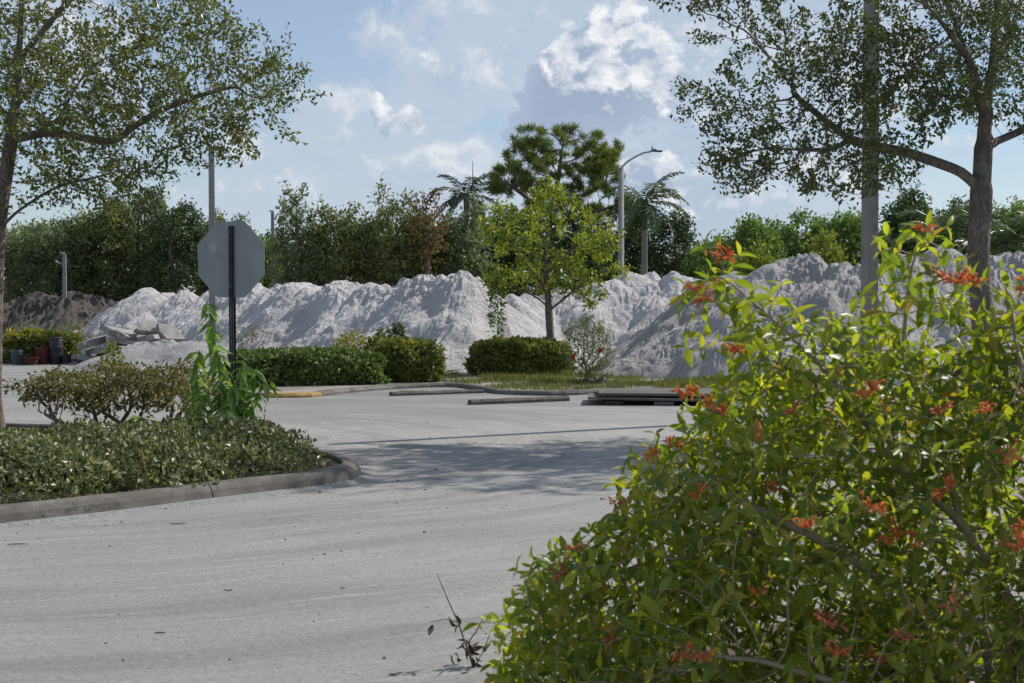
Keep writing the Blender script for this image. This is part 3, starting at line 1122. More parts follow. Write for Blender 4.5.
# left oak
LD = 15.2
lb = P(-6, 0, LD)
lb[2] = 0.1
lo_seeds = [[lb] + pl([(-6, 400), (-5, 330), (-3, 250), (2, 200), (10, 150), (16, 100), (20, 40), (24, -30), (20, -120), (10, -190)], LD),
            pl([(0, 225), (14, 214), (30, 203), (50, 190), (72, 182), (95, 178), (120, 170)], LD - 0.2),
            pl([(12, 140), (40, 133), (62, 133), (90, 139), (115, 142), (128, 130), (160, 110), (200, 95), (240, 85)], LD - 0.1),
            pl([(52, 133), (60, 118), (66, 105), (80, 80), (100, 60)], LD + 0.2),
            pl([(6, 185), (30, 184), (50, 184)], LD + 0.3),
            pl([(14, 120), (-30, 80), (-90, 40)], LD + 0.3), pl([(18, 60), (60, 10), (110, -40)], LD + 0.1), pl([(5, 200), (-40, 150), (-100, 120)], LD)]
att = np.vstack([crown_points(4600, (-4.85, LD, 4.75), (2.55, 2.0, 2.0), 0.66, 11.0, 0.15, clump=12),
                 crown_points(1300, (-3.4, LD, 3.85), (1.05, 0.9, 0.8), 0.65, 14.0, 0.1, clump=12),
                 crown_points(1300, (-4.35, LD - 0.4, 4.0), (1.6, 1.0, 1.0), 0.75, 6.0, 0.0, clump=12),
                 crown_points(130, (-2.45, LD - 0.1, 3.95), (0.36, 0.3, 0.16), 0.0),
                 crown_points(150, (-3.0, LD - 0.1, 3.3), (0.35, 0.3, 0.3), 0.0),
                 crown_points(420, (-4.5, LD - 0.1, 2.95), (0.65, 0.6, 0.32), 0.0, clump=10)])
att = att[~((att[:, 0] > -3.2) & (att[:, 2] > 4.6) & (att[:, 0] + 0.9 * (att[:, 2] - 4.6) > -2.75))]
oak_l, sk_l = tree('oak_tree', 'oak at the left edge with lichen grey trunk and low leafy limbs', lb, lo_seeds, att, 0.10, 0.12, 0.08, 0.0018,
                   dict(oak_leaves, L=0.06), M_BARK, L_OAK, flare=0.3)

# ------------------------------------------------------------------ trees beyond the sand
def back_tree(name, label, px, d, ytop, halfw, leaf, n_att=620, per=34, L=0.16, Wr=0.5, zlow=0.3, lobes=4, spread=0.14, group='trees beyond the sand ridges', wood=None, spiky=0.0, droop=0.0, step=0.24, r=None, shell=0.35):
    base = P(px, 0, d)
    base[2] = 0.0
    top = P(px, ytop, d)[2]
    hw = halfw / F_ * d
    att = []
    zc = (top + zlow) / 2
    att.append(crown_points(n_att, (base[0], d, zc), (hw * 1.1, hw * 0.9, (top - zlow) / 2 * 0.92), 0.5, rng.random() * 30, shell))
    for k in range(lobes):
        a = rng.uniform(0, 2 * math.pi)
        z = rng.uniform(zc, top - 0.35)
        q = rng.uniform(0.25, 0.6)
        att.append(ellip(int(n_att * 0.16), (base[0] + math.cos(a) * hw * q, d + math.sin(a) * hw * q, z), (hw * 0.38, hw * 0.38, min(0.8, top - z + 0.1)), 0.3))
    if spiky:
        for k in range(int(spiky)):
            x = base[0] + rng.uniform(-0.75, 0.75) * hw
            zt = top + rng.uniform(-0.2, 0.55)
            att.append(np.stack([np.full(7, x) + rng.normal(0, 0.06, 7), np.full(7, d) + rng.normal(0, 0.06, 7), np.linspace(zt - 0.9, zt, 7)], 1))
    att = np.vstack(att)
    att = att[att[:, 2] > 0.15]
    seeds = [[base, base + np.array([rng.normal(0, 0.1), rng.normal(0, 0.1), top * 0.3]), base + np.array([rng.normal(0, 0.2), rng.normal(0, 0.2), top * 0.68])]]
    t, sk = tree(name, label, base, seeds, att, step, step * 1.25, r or 0.03 + top * 0.018, 0.008,
                 dict(per=per, maxTip=3, spread=spread, L=L, Wr=Wr, along=0.5, nup=0.5, droop=droop), wood or M_BARK2, leaf, group=group, sides=6, flare=0.2, maxit=70)
    return t


BT = [
    ('leafy_tree', 'grey green tree behind the left oak trunk, leftmost beyond the soil pile', 8, 58, 222, 46, L_GREY, {}),
    ('leafy_tree', 'grey green tree rising behind the dark soil pile and thin pole', 56, 57, 208, 40, L_GREY, {}),
    ('leafy_tree', 'olive tree behind the right end of the dark soil pile', 98, 57, 201, 36, L_OLIVE, {}),
    ('leafy_tree', 'tall dark tree above the left end of the white sand ridge', 137, 58, 190, 38, L_GREY, {'spiky': 3}),
    ('leafy_tree', 'dark green tree just left of the concrete lamp post', 178, 57, 198, 36, L_DARK, {'spiky': 2}),
    ('leafy_tree', 'low green tree between lamp post and stop sign top', 226, 58, 216, 30, L_GREY, {'spiky': 2}),
    ('leafy_tree', 'short green tree in the sky gap right of the stop sign', 258, 62, 230, 22, L_MID, {}),
    ('leafy_tree', 'tall airy tree with wispy top beside the short grey post', 299, 54, 194, 30, L_GREY, {'spiky': 4, 'per': 26, 'spread': 0.10}),
    ('leafy_tree', 'round olive green tree behind the middle of the left sand ridge', 340, 54, 203, 36, L_OLIVE, {'spiky': 2}),
    ('leafy_tree', 'spiky topped olive tree left of the withered brown tree', 394, 54, 193, 34, L_OLIVE, {'spiky': 6, 'per': 26}),
    ('leafy_tree', 'dense grey tree between the withered tree and the bright green tree', 458, 55, 204, 30, L_GREY, {'spiky': 3}),
    ('leafy_tree', 'dark green tree hidden behind the bright tree, below the pine', 520, 57, 205, 40, L_DARK, {}),
    ('leafy_tree', 'dark green tree under the right side of the pine', 588, 60, 208, 36, L_DARK, {}),
    ('leafy_tree', 'dark green tree behind the lamp pole and royal palm', 634, 63, 206, 26, L_DARK, {}),
    ('leafy_tree', 'dark tree with a leaning crown just right of the royal palm', 674, 60, 214, 28, L_DARK, {}),
    ('leafy_tree', 'small green tree at the left foot of the pale green trees', 712, 56, 236, 26, L_MID, {}),
    ('leafy_tree', 'rounded pale green tree right of the orange flowered branch tip', 748, 50, 220, 42, L_MID, {'n_att': 760}),
    ('leafy_tree', 'highest of the rounded pale green trees left of the concrete pole', 803, 52, 204, 46, L_MID, {'n_att': 820}),
    ('leafy_tree', 'pale green tree crown right behind the big concrete pole', 852, 51, 207, 42, L_MID, {'n_att': 760}),
    ('low_bush', 'yellow green bush in front of the pale green trees', 757, 41, 241, 22, L_LIME, {'n_att': 380}),
    ('low_bush', 'yellow green bush next to the left side of the concrete pole', 832, 42, 237, 26, L_LIME, {'n_att': 400}),
    ('leafy_tree', 'very dark dense tree between the concrete pole and oak trunk', 912, 52, 190, 36, L_DARK, {'n_att': 860, 'per': 38}),
    ('leafy_tree', 'dark tree directly behind the right oak trunk', 966, 56, 196, 32, L_DARK, {'n_att': 760}),
    ('leafy_tree', 'green tree at the right edge beyond the sand', 1022, 54, 203, 34, L_MID, {}),
    ('leafy_tree', 'grey green tree at the far right outside edge behind sand', 1075, 56, 205, 34, L_GREY, {}),
]
for (nm, lab, px, d, yt, hw, lf, kw) in BT:
    back_tree(nm, lab, px, d, yt, hw, lf, **kw)

# withered tree: bare brown vine-hung top over green
wb = back_tree('withered_tree', 'withered tree with rusty brown hanging foliage above the left sand ridge', 428, 53.5, 192, 22, L_BROWN, n_att=150, per=16, spread=0.10, droop=0.9, zlow=2.2, spiky=5)
back_tree('leafy_tree', 'olive green tree below the rusty brown withered crown', 420, 55, 214, 34, L_OLIVE)
# far row that closes the wood
BACKROW = ['behind the two leftmost grey green trees', 'behind the olive tree and the thin grey post', 'right behind the concrete lamp post', 'in the gap right of the short grey post', 'behind the round olive green tree', 'behind the withered brown tree',
           'under the left side of the pine', 'between pine and lamp pole', 'in the gap right of the royal palm', 'behind the rounded pale green trees', 'behind the big concrete pole', 'behind the very dark dense tree', 'behind the palms at the right edge']
for k, (px, yt, hw) in enumerate(((30, 228, 60), (115, 214, 60), (200, 222, 50), (290, 236, 44), (370, 222, 55), (440, 224, 50), (520, 226, 55), (610, 232, 40), (695, 240, 40), (770, 222, 55), (850, 216, 55), (930, 202, 50), (1000, 204, 54))):
    back_tree('woodland_tree', 'back row tree, mostly hidden, ' + BACKROW[k], px, 69, yt, hw, L_DARK if k % 2 else L_GREY, n_att=420, per=34, L=0.24, spread=0.22, step=0.34, group='back row of woodland trees')

# ------------------------------------------------------------------ pine
PD = 60
pb = P(556, 0, PD)
pb[2] = 0
pt = thing('pine_tree', pb, 'tall pine with broad rounded needle crown behind the bright green tree', 'tree')
clumps = [(560, 140, 42, 16), (530, 152, 26, 14), (595, 150, 26, 15), (505, 176, 20, 12), (548, 168, 30, 14), (585, 176, 28, 13), (610, 178, 18, 16), (618, 205, 15, 10), (570, 196, 30, 12), (530, 190, 24, 12), (597, 214, 22, 10), (496, 186, 12, 10), (545, 214, 26, 12), (612, 165, 10, 12)]
att = []
for (px, py, rx, ry) in clumps:
    s_ = PD / F_
    for k in range(2):
        dd_ = PD + rng.uniform(-1.6, 1.6)
        att.append(ellip(46, P(px + rng.normal(0, 5), py, dd_), (rx * s_, 0.9, ry * s_), 0.3))
att = np.vstack(att)
sk = colonize([[pb] + pl([(556, 260), (553, 215), (558, 180), (562, 150)], PD), pl([(555, 215), (530, 200), (510, 185)], PD - 0.4), pl([(556, 205), (585, 195), (608, 182)], PD + 0.3), pl([(555, 225), (590, 215), (615, 205)], PD - 0.2)], att, 0.26, 0.34, 60)
v, f = wood_arrays(sk, radii(sk, 0.2, 0.012), 7)
part('trunk', v, f, M_BARK, pt, smooth=True)
tipn = np.where((sk['toTip'] <= 2) & (np.arange(len(sk['pos'])) >= sk['nseed']))[0]
ids = np.repeat(tipn, 80)
c = sk['pos'][ids] + rng.normal(0, 0.05, (len(ids), 3))
a = rand_dirs(len(ids), 0.45)
LL = rng.uniform(0.2, 0.36, len(ids))
v, f = leaves_simple(c, a, rng.normal(0, 1, (len(ids), 3)), LL, np.full(len(ids), 0.028), 0.1)
part('crown', v, f, L_PINE, pt)


# ------------------------------------------------------------------ palms
def palm(name, label, px, d, ybase_crown, nfr, flen, leaf, trunk_r=0.14, shaft=True, elev=(-0.5, 1.2), zbase=0.0, leaflet=0.42):
    base = P(px, 0, d)
    base[2] = zbase
    t = thing(name, base, label, 'palm tree', 'palm trees')
    zc = P(px, ybase_crown, d)[2]
    mb = MB()
    prof = [(trunk_r * 1.25, 0.0), (trunk_r * 1.05, 0.5)]
    hh = zc - zbase - (1.1 if shaft else 0.0)
    m = 14
    for k in range(1, m + 1):
        z = 0.5 + (hh - 0.5) * k / m
        prof += [(trunk_r * (1.0 - 0.12 * k / m), z - 0.02), (trunk_r * (1.03 - 0.12 * k / m), z)]
    mb.lathe(base, prof, 10)
    part('trunk', mb.v, mb.f, M_CONC2, t, smooth=True)
    if shaft:
        mb = MB()
        mb.lathe(base + np.array([0, 0, hh]), [(trunk_r * 0.9, 0.0), (trunk_r * 1.05, 0.25), (trunk_r * 0.85, 0.8), (trunk_r * 0.45, 1.15)], 10)
        part('crown_shaft', mb.v, mb.f, L_PALM, t, smooth=True)
    top = np.array([base[0], base[1], zc])
    for k in range(nfr):
        az = 2.4 * k + rng.uniform(-0.3, 0.3)
        q = k / max(1, nfr - 1)
        el = elev[1] + (elev[0] - elev[1]) * q
        L = flen * rng.uniform(0.85, 1.1)
        hd = np.array([math.cos(az), math.sin(az), 0])
        s_ = np.linspace(0, 1, 14)
        ang = el - s_ ** 1.5 * rng.uniform(1.2, 1.7)
        pts = [top.copy()]
        for j in range(1, 14):
            pts.append(pts[-1] + (hd * math.cos(ang[j]) + np.array([0, 0, math.sin(ang[j])])) * L / 13)
        pts = np.array(pts)
        v1, f1 = tube_arrays(pts, np.linspace(0.03, 0.006, 14), 4)
        side = np.cross(hd, [0, 0, 1])
        cs, as_, ns, Ls = [], [], [], []
        for j in range(52):
            u = 0.12 + 0.86 * j / 51
            p = np.array([np.interp(u, s_, pts[:, i]) for i in range(3)])
            tg = unit(np.array([np.interp(u, s_, np.gradient(pts[:, i])) for i in range(3)]))
            for sg in (-1, 1):
                cs.append(p)
                as_.append(tg * 0.55 + side * sg + np.array([0, 0, -0.45 + rng.normal(0, 0.25)]) + rng.normal(0, 0.1, 3))
                ns.append(np.cross(tg, side * sg) * sg + rng.normal(0, 0.2, 3))
                Ls.append(leaflet * flen / 2.2 * (math.sin(math.pi * min(1, u * 0.85 + 0.12)) + 0.15))
        v2, f2 = leaves_simple(np.array(cs), np.array(as_), np.array(ns), np.array(Ls), np.full(len(Ls), 0.055), 0.1)
        f1t = np.vstack([f1[:, [0, 1, 2]], f1[:, [0, 2, 3]]])
        part('frond', np.vstack([v1, v2]), np.vstack([f1t, f2 + len(v1)]), leaf, t)
    return t


palm('royal_palm', 'royal palm with pale grey trunk right of the curved lamp pole', 645, 58, 203, 15, 2.2, L_PALM, 0.135)
palm('palm_tree', 'dark palm peeking out left of the pine crown', 466, 66, 196, 14, 2.2, L_PALMD, 0.14, shaft=False)
palm('palm_tree', 'bushy palm between the dark tree and the oak trunk', 946, 45, 243, 16, 2.3, L_PALM, 0.16, shaft=False, elev=(-0.2, 1.3))
palm('palm_tree', 'bushy palm right of the oak trunk near the frame edge', 1008, 46, 244, 16, 2.3, L_PALM, 0.16, shaft=False, elev=(-0.2, 1.3))

# ------------------------------------------------------------------ bright green tree in the planting strip
MD = 30.3
mbp = P(552, 0, MD)
mbp[2] = 0.08
seeds = [[mbp] + pl([(551, 345), (549, 315), (548, 295), (545, 265), (548, 230), (553, 200)], MD),
         pl([(548, 308), (535, 296), (520, 290), (505, 282)], MD - 0.15), pl([(549, 312), (560, 302), (572, 292), (588, 280)], MD - 0.1),
         pl([(546, 290), (525, 262), (508, 235)], MD + 0.2), pl([(546, 275), (570, 250), (595, 230)], MD + 0.1)]
att = np.vstack([crown_points(560, P(551, 240, MD), (1.4, 1.15, 1.0), 0.62, 2.0, 0.3, freq=1.6, clump=10, sig=0.1),
                 crown_points(110, P(500, 222, MD), (0.45, 0.5, 0.55), 0.0), crown_points(110, P(548, 197, MD), (0.42, 0.45, 0.42), 0.0),
                 crown_points(110, P(600, 240, MD), (0.45, 0.5, 0.5), 0.0), crown_points(80, P(497, 282, MD), (0.33, 0.4, 0.42), 0.0),
                 crown_points(80, P(592, 290, MD), (0.36, 0.4, 0.42), 0.0), crown_points(26, P(622, 270, MD), (0.22, 0.25, 0.18), 0.0),
                 crown_points(60, P(540, 282, MD), (0.7, 0.5, 0.22), 0.0)])
tree('flowering_tree', 'small bright yellow green tree standing behind the short clipped hedge', mbp, seeds, att, 0.09, 0.11, 0.085, 0.003,
     dict(per=8, maxTip=3, spread=0.05, L=0.10, Wr=0.5, along=0.5, nup=0.6), M_BARK, L_BRIGHT, flare=0.25)

# ------------------------------------------------------------------ poles
M_GALV = rough_mat('dull_grey_metal', (0.30, 0.31, 0.32), (0.38, 0.39, 0.40), 6.0, 0.55, 0.1, 40.0, 0.003, spec=0.4)
M_HEAD = rough_mat('dark_lamp_housing', (0.06, 0.06, 0.065), (0.09, 0.09, 0.095), 6.0, 0.5, 0.1, 40.0, 0.003, spec=0.4)
M_LENS = rough_mat('lamp_lens', (0.5, 0.5, 0.48), (0.6, 0.6, 0.58), 6.0, 0.25, 0.0, 40.0, 0.003, spec=0.5)
M_BLACK = rough_mat('black_plastic', (0.012, 0.012, 0.014), (0.03, 0.03, 0.034), 6.0, 0.5, 0.1, 40.0, 0.003, spec=0.4)


def square_pole(base, h, w0, w1, rot, cham=0.12):
    vs, fs = [], []
    for (z, w_) in ((0, w0), (h * 0.5, (w0 + w1) / 2), (h, w1)):
        a = w_ / 2
        b = a * (1 - cham * 2)
        ring = [(a, b), (b, a), (-b, a), (-a, b), (-a, -b), (-b, -a), (b, -a), (a, -b)]
        for (x, y) in ring:
            q = rotz(rot) @ np.array([x, y, 0])
            vs.append((base[0] + q[0], base[1] + q[1], base[2] + z))
    for i in range(2):
        for k in range(8):
            fs.append((i * 8 + k, i * 8 + (k + 1) % 8, (i + 1) * 8 + (k + 1) % 8, (i + 1) * 8 + k))
    fs.append(tuple(16 + k for k in range(8)))
    return vs, fs


def shoebox(t, c, rot, s_=1.0):
    mb = MB()
    mb.box(c, (0.62 * s_, 0.36 * s_, 0.13 * s_), rotz(rot), 0.02)
    h = part('lamp_head', mb.v, mb.f, M_HEAD, t)
    mb = MB()
    mb.box(np.array(c) - np.array([0, 0, 0.075 * s_]), (0.5 * s_, 0.28 * s_, 0.02), rotz(rot))
    part('lens', mb.v, mb.f, M_LENS, h)


# big pole on the right
b = P(871.5, 0, 19.7)
b[2] = 0.0
t = thing('concrete_pole', b, 'thick square concrete lamp pole left of the right oak trunk', 'lamp post')
v, f = square_pole(b, 7.2, 0.185, 0.155, R(28), 0.06)
part('shaft', v, f, M_CONC2, t)
mb = MB()
mb.tube([b + np.array([0, 0, 7.0]), b + np.array([0.5, -0.2, 7.05])], 0.035, 6)
part('arm', mb.v, mb.f, M_HEAD, t)
shoebox(t, b + np.array([0.8, -0.33, 7.05]), -0.38)
# left concrete lamp post
b = P(210.5, 0, 37.0)
b[2] = 0.0
t = thing('concrete_pole', b, 'slim concrete lamp post rising behind the stop sign', 'lamp post')
v, f = square_pole(b, P(210, 152, 37)[2], 0.165, 0.135, R(20), 0.06)
part('shaft', v, f, M_CONC2, t)
shoebox(t, P(215, 148.5, 37), 0.1, 0.72)
# short far posts
for (px, d, yt, lab) in ((271.5, 57, 212, 'short thin grey post right of the stop sign against the sky'), (62, 52.5, 254, 'thin grey post in front of dark trees at far left')):
    b = P(px, 0, d)
    b[2] = 0
    t = thing('utility_post', b, lab, 'post')
    v, f = square_pole(b, P(px, yt, d)[2], 0.15, 0.13, R(10), 0.1)
    part('shaft', v, f, M_CONC2, t)
    mb = MB()
    mb.box(P(px, yt - 1, d), (0.17, 0.17, 0.05), rotz(R(10)), 0.01)
    part('cap', mb.v, mb.f, M_GALV, t)
    if px < 100:
        mb = MB()
        mb.tube([P(62, 264, d), P(57, 262, d)], 0.02, 5)
        mb.box(P(56.5, 261.5, d), (0.06, 0.06, 0.1))
        part('bracket', mb.v, mb.f, M_GALV, t)
# lamp pole with curved arm
b = P(621.5, 0, 50)
b[2] = 0
t = thing('lamp_pole', b, 'pale lamp pole with curved arm between the pine and royal palm', 'lamp post')
mb = MB()
zt = P(620, 168, 50)[2]
mb.lathe(b, [(0.15, 0), (0.15, 0.1), (0.125, 0.12), (0.095, zt)], 10)
part('shaft', mb.v, mb.f, M_CONC2, t, smooth=True)
mb = MB()
mb.tube(pl([(620, 169), (627, 162), (635, 157), (643, 153), (651, 151.5)], 50), [0.045, 0.042, 0.04, 0.037, 0.035], 6)
part('arm', mb.v, mb.f, M_GALV, t, smooth=True)
mb = MB()
q = P(656.5, 151, 50)
mb.box(q, (0.42, 0.2, 0.06), roteul(0, R(4), 0), 0.02)
mb.box(q + np.array([-0.08, 0, 0.045]), (0.16, 0.14, 0.05), roteul(0, R(4), 0), 0.015)
part('lamp_head', mb.v, mb.f, M_HEAD, t)
mb = MB()
mb.tube([P(652, 149, 50), P(652, 146.5, 50)], 0.025, 6)
part('photocell', mb.v, mb.f, M_HEAD, t)
# thin mast by the dark palm
b = P(473, 0, 64)
b[2] = 0
t = thing('thin_mast', b, 'hair thin dark mast standing left of the pine', 'mast')
mb = MB()
mb.tube([b, P(473, 190, 64), P(472.5, 161, 64)], [0.05, 0.03, 0.012], 5)
part('mast_rod', mb.v, mb.f, M_HEAD, t)
mb = MB()
mb.lathe(b, [(0.1, 0), (0.1, 0.3), (0.05, 0.34)], 8)
part('mast_foot', mb.v, mb.f, M_HEAD, t)

# ------------------------------------------------------------------ stop sign seen from behind
SD = 14.25
sb = P(231, 0, SD)
sb[2] = 0.10
SC = P(230.8, 259.5, SD)
YAW = R(-20)
Rz = rotz(YAW)
t = thing('stop_sign', sb, 'octagonal stop sign seen from its grey back on a dark perforated post', 'sign')
M_ALU = rough_mat('sign_back_aluminium', (0.27, 0.28, 0.29), (0.32, 0.33, 0.34), 3.0, 0.6, 0.05, 90.0, 0.002, spec=0.4, c3=(0.25, 0.26, 0.27))
M_RED = rough_mat('red_sheeting', (0.5, 0.02, 0.025), (0.55, 0.025, 0.03), 3.0, 0.4, 0.0, 90.0, 0.002)
M_POST = rough_mat('dark_post_paint', (0.016, 0.017, 0.016), (0.032, 0.033, 0.030), 9.0, 0.5, 0.15, 60.0, 0.002, spec=0.4)
M_STICK = rough_mat('faded_sticker', (0.36, 0.37, 0.38), (0.43, 0.44, 0.44), 9.0, 0.6, 0.0, 60.0, 0.002)
M_BOLT = rough_mat('bolt_steel', (0.12, 0.12, 0.12), (0.2, 0.2, 0.2), 9.0, 0.4, 0.0, 60.0, 0.002, spec=0.5)
Ro = 0.381 / math.cos(math.pi / 8)


def octa(y0, y1, r, z0=0.0):
    vs = []
    for y in (y0, y1):
        for k in range(8):
            a = math.pi / 8 + k * math.pi / 4
            vs.append(SC + Rz @ np.array([r * math.cos(a), y, r * math.sin(a)]))
    fs = [(0, 1, 2, 3, 4, 5, 6, 7), (15, 14, 13, 12, 11, 10, 9, 8)] + [(k, 8 + k, 8 + (k + 1) % 8, (k + 1) % 8) for k in range(8)]
    return vs, fs


v, f = octa(0.0, 0.0028, Ro)
panel = part('panel', v, f, M_ALU, t)
v, f = octa(0.0045, 0.0052, Ro - 0.001)
part('red_face', v, f, M_RED, panel)
mb = MB()
mb.box(SC + Rz @ np.array([-0.205, -0.0012, 0.125]), (0.085, 0.001, 0.10), Rz)
part('sticker', mb.v, mb.f, M_STICK, panel)
ptop = SC[2] + 0.335
L0 = ptop - sb[2] + 0.05
mb = MB()
for sx in (-1, 1):   # flanges and webs of the hat-shaped channel
    mb.box(np.array([sb[0], sb[1], 0]) + Rz @ np.array([sx * 0.0295, -0.0035, 0]) + np.array([0, 0, sb[2] + L0 / 2 - 0.05]), (0.015, 0.004, L0), Rz)
    mb.box(np.array([sb[0], sb[1], 0]) + Rz @ np.array([sx * 0.0205, -0.021, 0]) + np.array([0, 0, sb[2] + L0 / 2 - 0.05]), (0.004, 0.033, L0), Rz)
    mb.box(np.array([sb[0], sb[1], 0]) + Rz @ np.array([sx * 0.0125, -0.0395, 0]) + np.array([0, 0, sb[2] + L0 / 2 - 0.05]), (0.013, 0.004, L0), Rz)
z = sb[2] - 0.03
while z < ptop - 0.01:
    mb.box(np.array([sb[0], sb[1], 0]) + Rz @ np.array([0, -0.0395, 0]) + np.array([0, 0, z]), (0.013, 0.0036, 0.015), Rz)
    z += 0.0254
post = part('post', mb.v, mb.f, M_POST, t)
for dz in (-0.27, 0.27):
    mb = MB()
    mb.lathe((0, 0, 0), [(0.011, 0), (0.011, 0.008), (0.006, 0.011)], 6)
    q = np.array(mb.v) @ np.array([[1, 0, 0], [0, 0, 1], [0, -1, 0]]) @ np.eye(3)
    q = (Rz @ q.T).T + np.array([sb[0], sb[1], SC[2] + dz]) + Rz @ np.array([0, -0.0416, 0])
    part('bolt', q, mb.f, M_BOLT, post)

# ------------------------------------------------------------------ hedges and shrubs
def hedge(name, label, p0, p1, w_, h, n, L, leaf, cat='hedge', z=0.09, lump=0.05, cap=None, group=None):
    c = (np.array(p0) + np.array(p1)) / 2
    c[2] = z
    ln = np.linalg.norm(np.array(p1)[:2] - np.array(p0)[:2])
    rot = math.atan2(p1[1] - p0[1], p1[0] - p0[0])
    t = shrub(name, label, c, ln / 2, w_ / 2, h, n, L, 0.55, leaf, M_TWIG, cat, group, rot, power=7.0, lump=lump, inner=0.30, stems=int(10 * ln))
    if cap is not None:
        p, nr = shrub_form(int(n * 0.3), c, ln / 2, w_ / 2, h * 1.04, 7.0, lump, 0.08, rot=rot, seed=3.0)
        k = cap(p, c, h)
        p, nr = p[k], nr[k]
        m = len(p)
        LL = L * rng.uniform(0.7, 1.2, m)
        v, f = leaves_simple(p, unit(nr * 0.4 + unit(rng.normal(0, 1, (m, 3))) + [0, 0, 0.5]), unit(rng.normal(0, 0.8, (m, 3)) + [0, 0, 0.6]), LL, LL * 0.55)
        part('young_growth', v, f, L_HEDGEY, t, kind='stuff')
    return t


def sapling(name, label, base, h, r, leaf, n, L, Wr=0.4, cat='plant', top_r=0.15, droop=0.2):
    t = thing(name, base, label, cat)
    mb = MB()
    mb.tube([base, np.array(base) + [0.02, 0, h * 0.5], np.array(base) + [0, 0, h]], [0.014, 0.01, 0.004], 5)
    part('stem', mb.v, mb.f, M_TWIG, t)
    q = rng.random(n) ** 0.8
    a_ = rng.uniform(0, 2 * math.pi, n)
    rr = r * (1 - q * (1 - top_r)) * np.sqrt(rng.random(n))
    c = np.stack([base[0] + rr * np.cos(a_), base[1] + rr * np.sin(a_), base[2] + 0.06 + q * h], 1)
    a = unit(np.stack([np.cos(a_), np.sin(a_), rng.normal(0.1 - droop, 0.4, n)], 1))
    LL = L * rng.uniform(0.7, 1.2, n)
    v, f = leaves_simple(c, a, unit(rng.normal(0, 0.6, (n, 3)) + [0, 0, 0.8]), LL, LL * Wr)
    part('foliage', v, f, leaf, t)
    return t


# strip hedges
hedge('clipped_hedge', 'dark green clipped hedge right of the signpost, end nearest the sign', P(236, 0, 25.6), P(374, 0, 26.4), 1.0, 0.52, 12000, 0.115, L_HEDGE1, lump=0.16)
hedge('clipped_hedge', 'olive clipped hedge in the middle with the yellow tuft at its left end', P(372, 0, 26.9), P(434, 0, 27.2), 1.1, 0.64, 8000, 0.11, L_HEDGE, lump=0.17,
      cap=lambda p, c, h: (p[:, 2] > c[2] + h * 0.8) & (rng.random(len(p)) < 0.15))
hedge('clipped_hedge', 'short yellow green clipped hedge under the small bright green tree', P(474, 0, 29.2), P(566, 0, 29.2), 0.95, 0.58, 11000, 0.11, L_HEDGE, lump=0.15,
      cap=lambda p, c, h: ((p[:, 2] > c[2] + h * 0.75) | (p[:, 0] > c[0] + 0.6)) & (rng.random(len(p)) < 0.5))
shrub('yellow_shrub', 'yellow leaved shrub poking over the middle of the long hedge', P(352, 392, 27.3) * [1, 1, 0] + [0, 0, 0.09], 0.42, 0.35, 0.85, 900, 0.08, 0.55, L_HEDGEY, M_TWIG)
hedge('clipped_hedge', 'yellow topped hedge behind barrels and pots at far left', P(4, 0, 36.2), P(74, 0, 36.2), 1.1, 0.72, 11000, 0.10, L_HEDGE, lump=0.12, z=0.0,
      cap=lambda p, c, h: (p[:, 2] > c[2] + h * 0.68) & (rng.random(len(p)) < 0.9))

# planting on the island
ISZ = 0.095
cover = [(-6.0, 11.0, 1.25, 0.90, 0.44), (-4.45, 11.32, 1.15, 0.88, 0.42), (-3.35, 11.88, 1.05, 0.80, 0.41), (-2.62, 12.7, 0.84, 0.66, 0.40), (-4.3, 13.1, 1.1, 0.8, 0.30), (-5.7, 12.8, 1.0, 0.8, 0.40), (-3.0, 13.8, 0.75, 0.6, 0.30)]
clab = ['glossy ground cover shrub at the left frame edge behind the kerb', 'glossy ground cover shrub in front of the left oak and near the kerb joint', 'glossy ground cover shrub in the middle of the front kerb row', 'glossy ground cover shrub nearest the rounded kerb tip',
        'glossy ground cover shrub beneath the bare stemmed bush', 'glossy ground cover shrub around the foot of the left oak', 'low ground cover shrub at the foot of the signpost']
for (cx, cy, rx, ry, h), lab in zip(cover, clab):
    shrub('ground_cover_shrub', lab, (cx, cy, ISZ), rx, ry, h, int(7600 * rx * ry / 0.9), 0.055, 0.6, L_COVER, M_TWIG, group='ground cover on the island', lump=0.22, inner=0.35, power=2.6, stems=20)

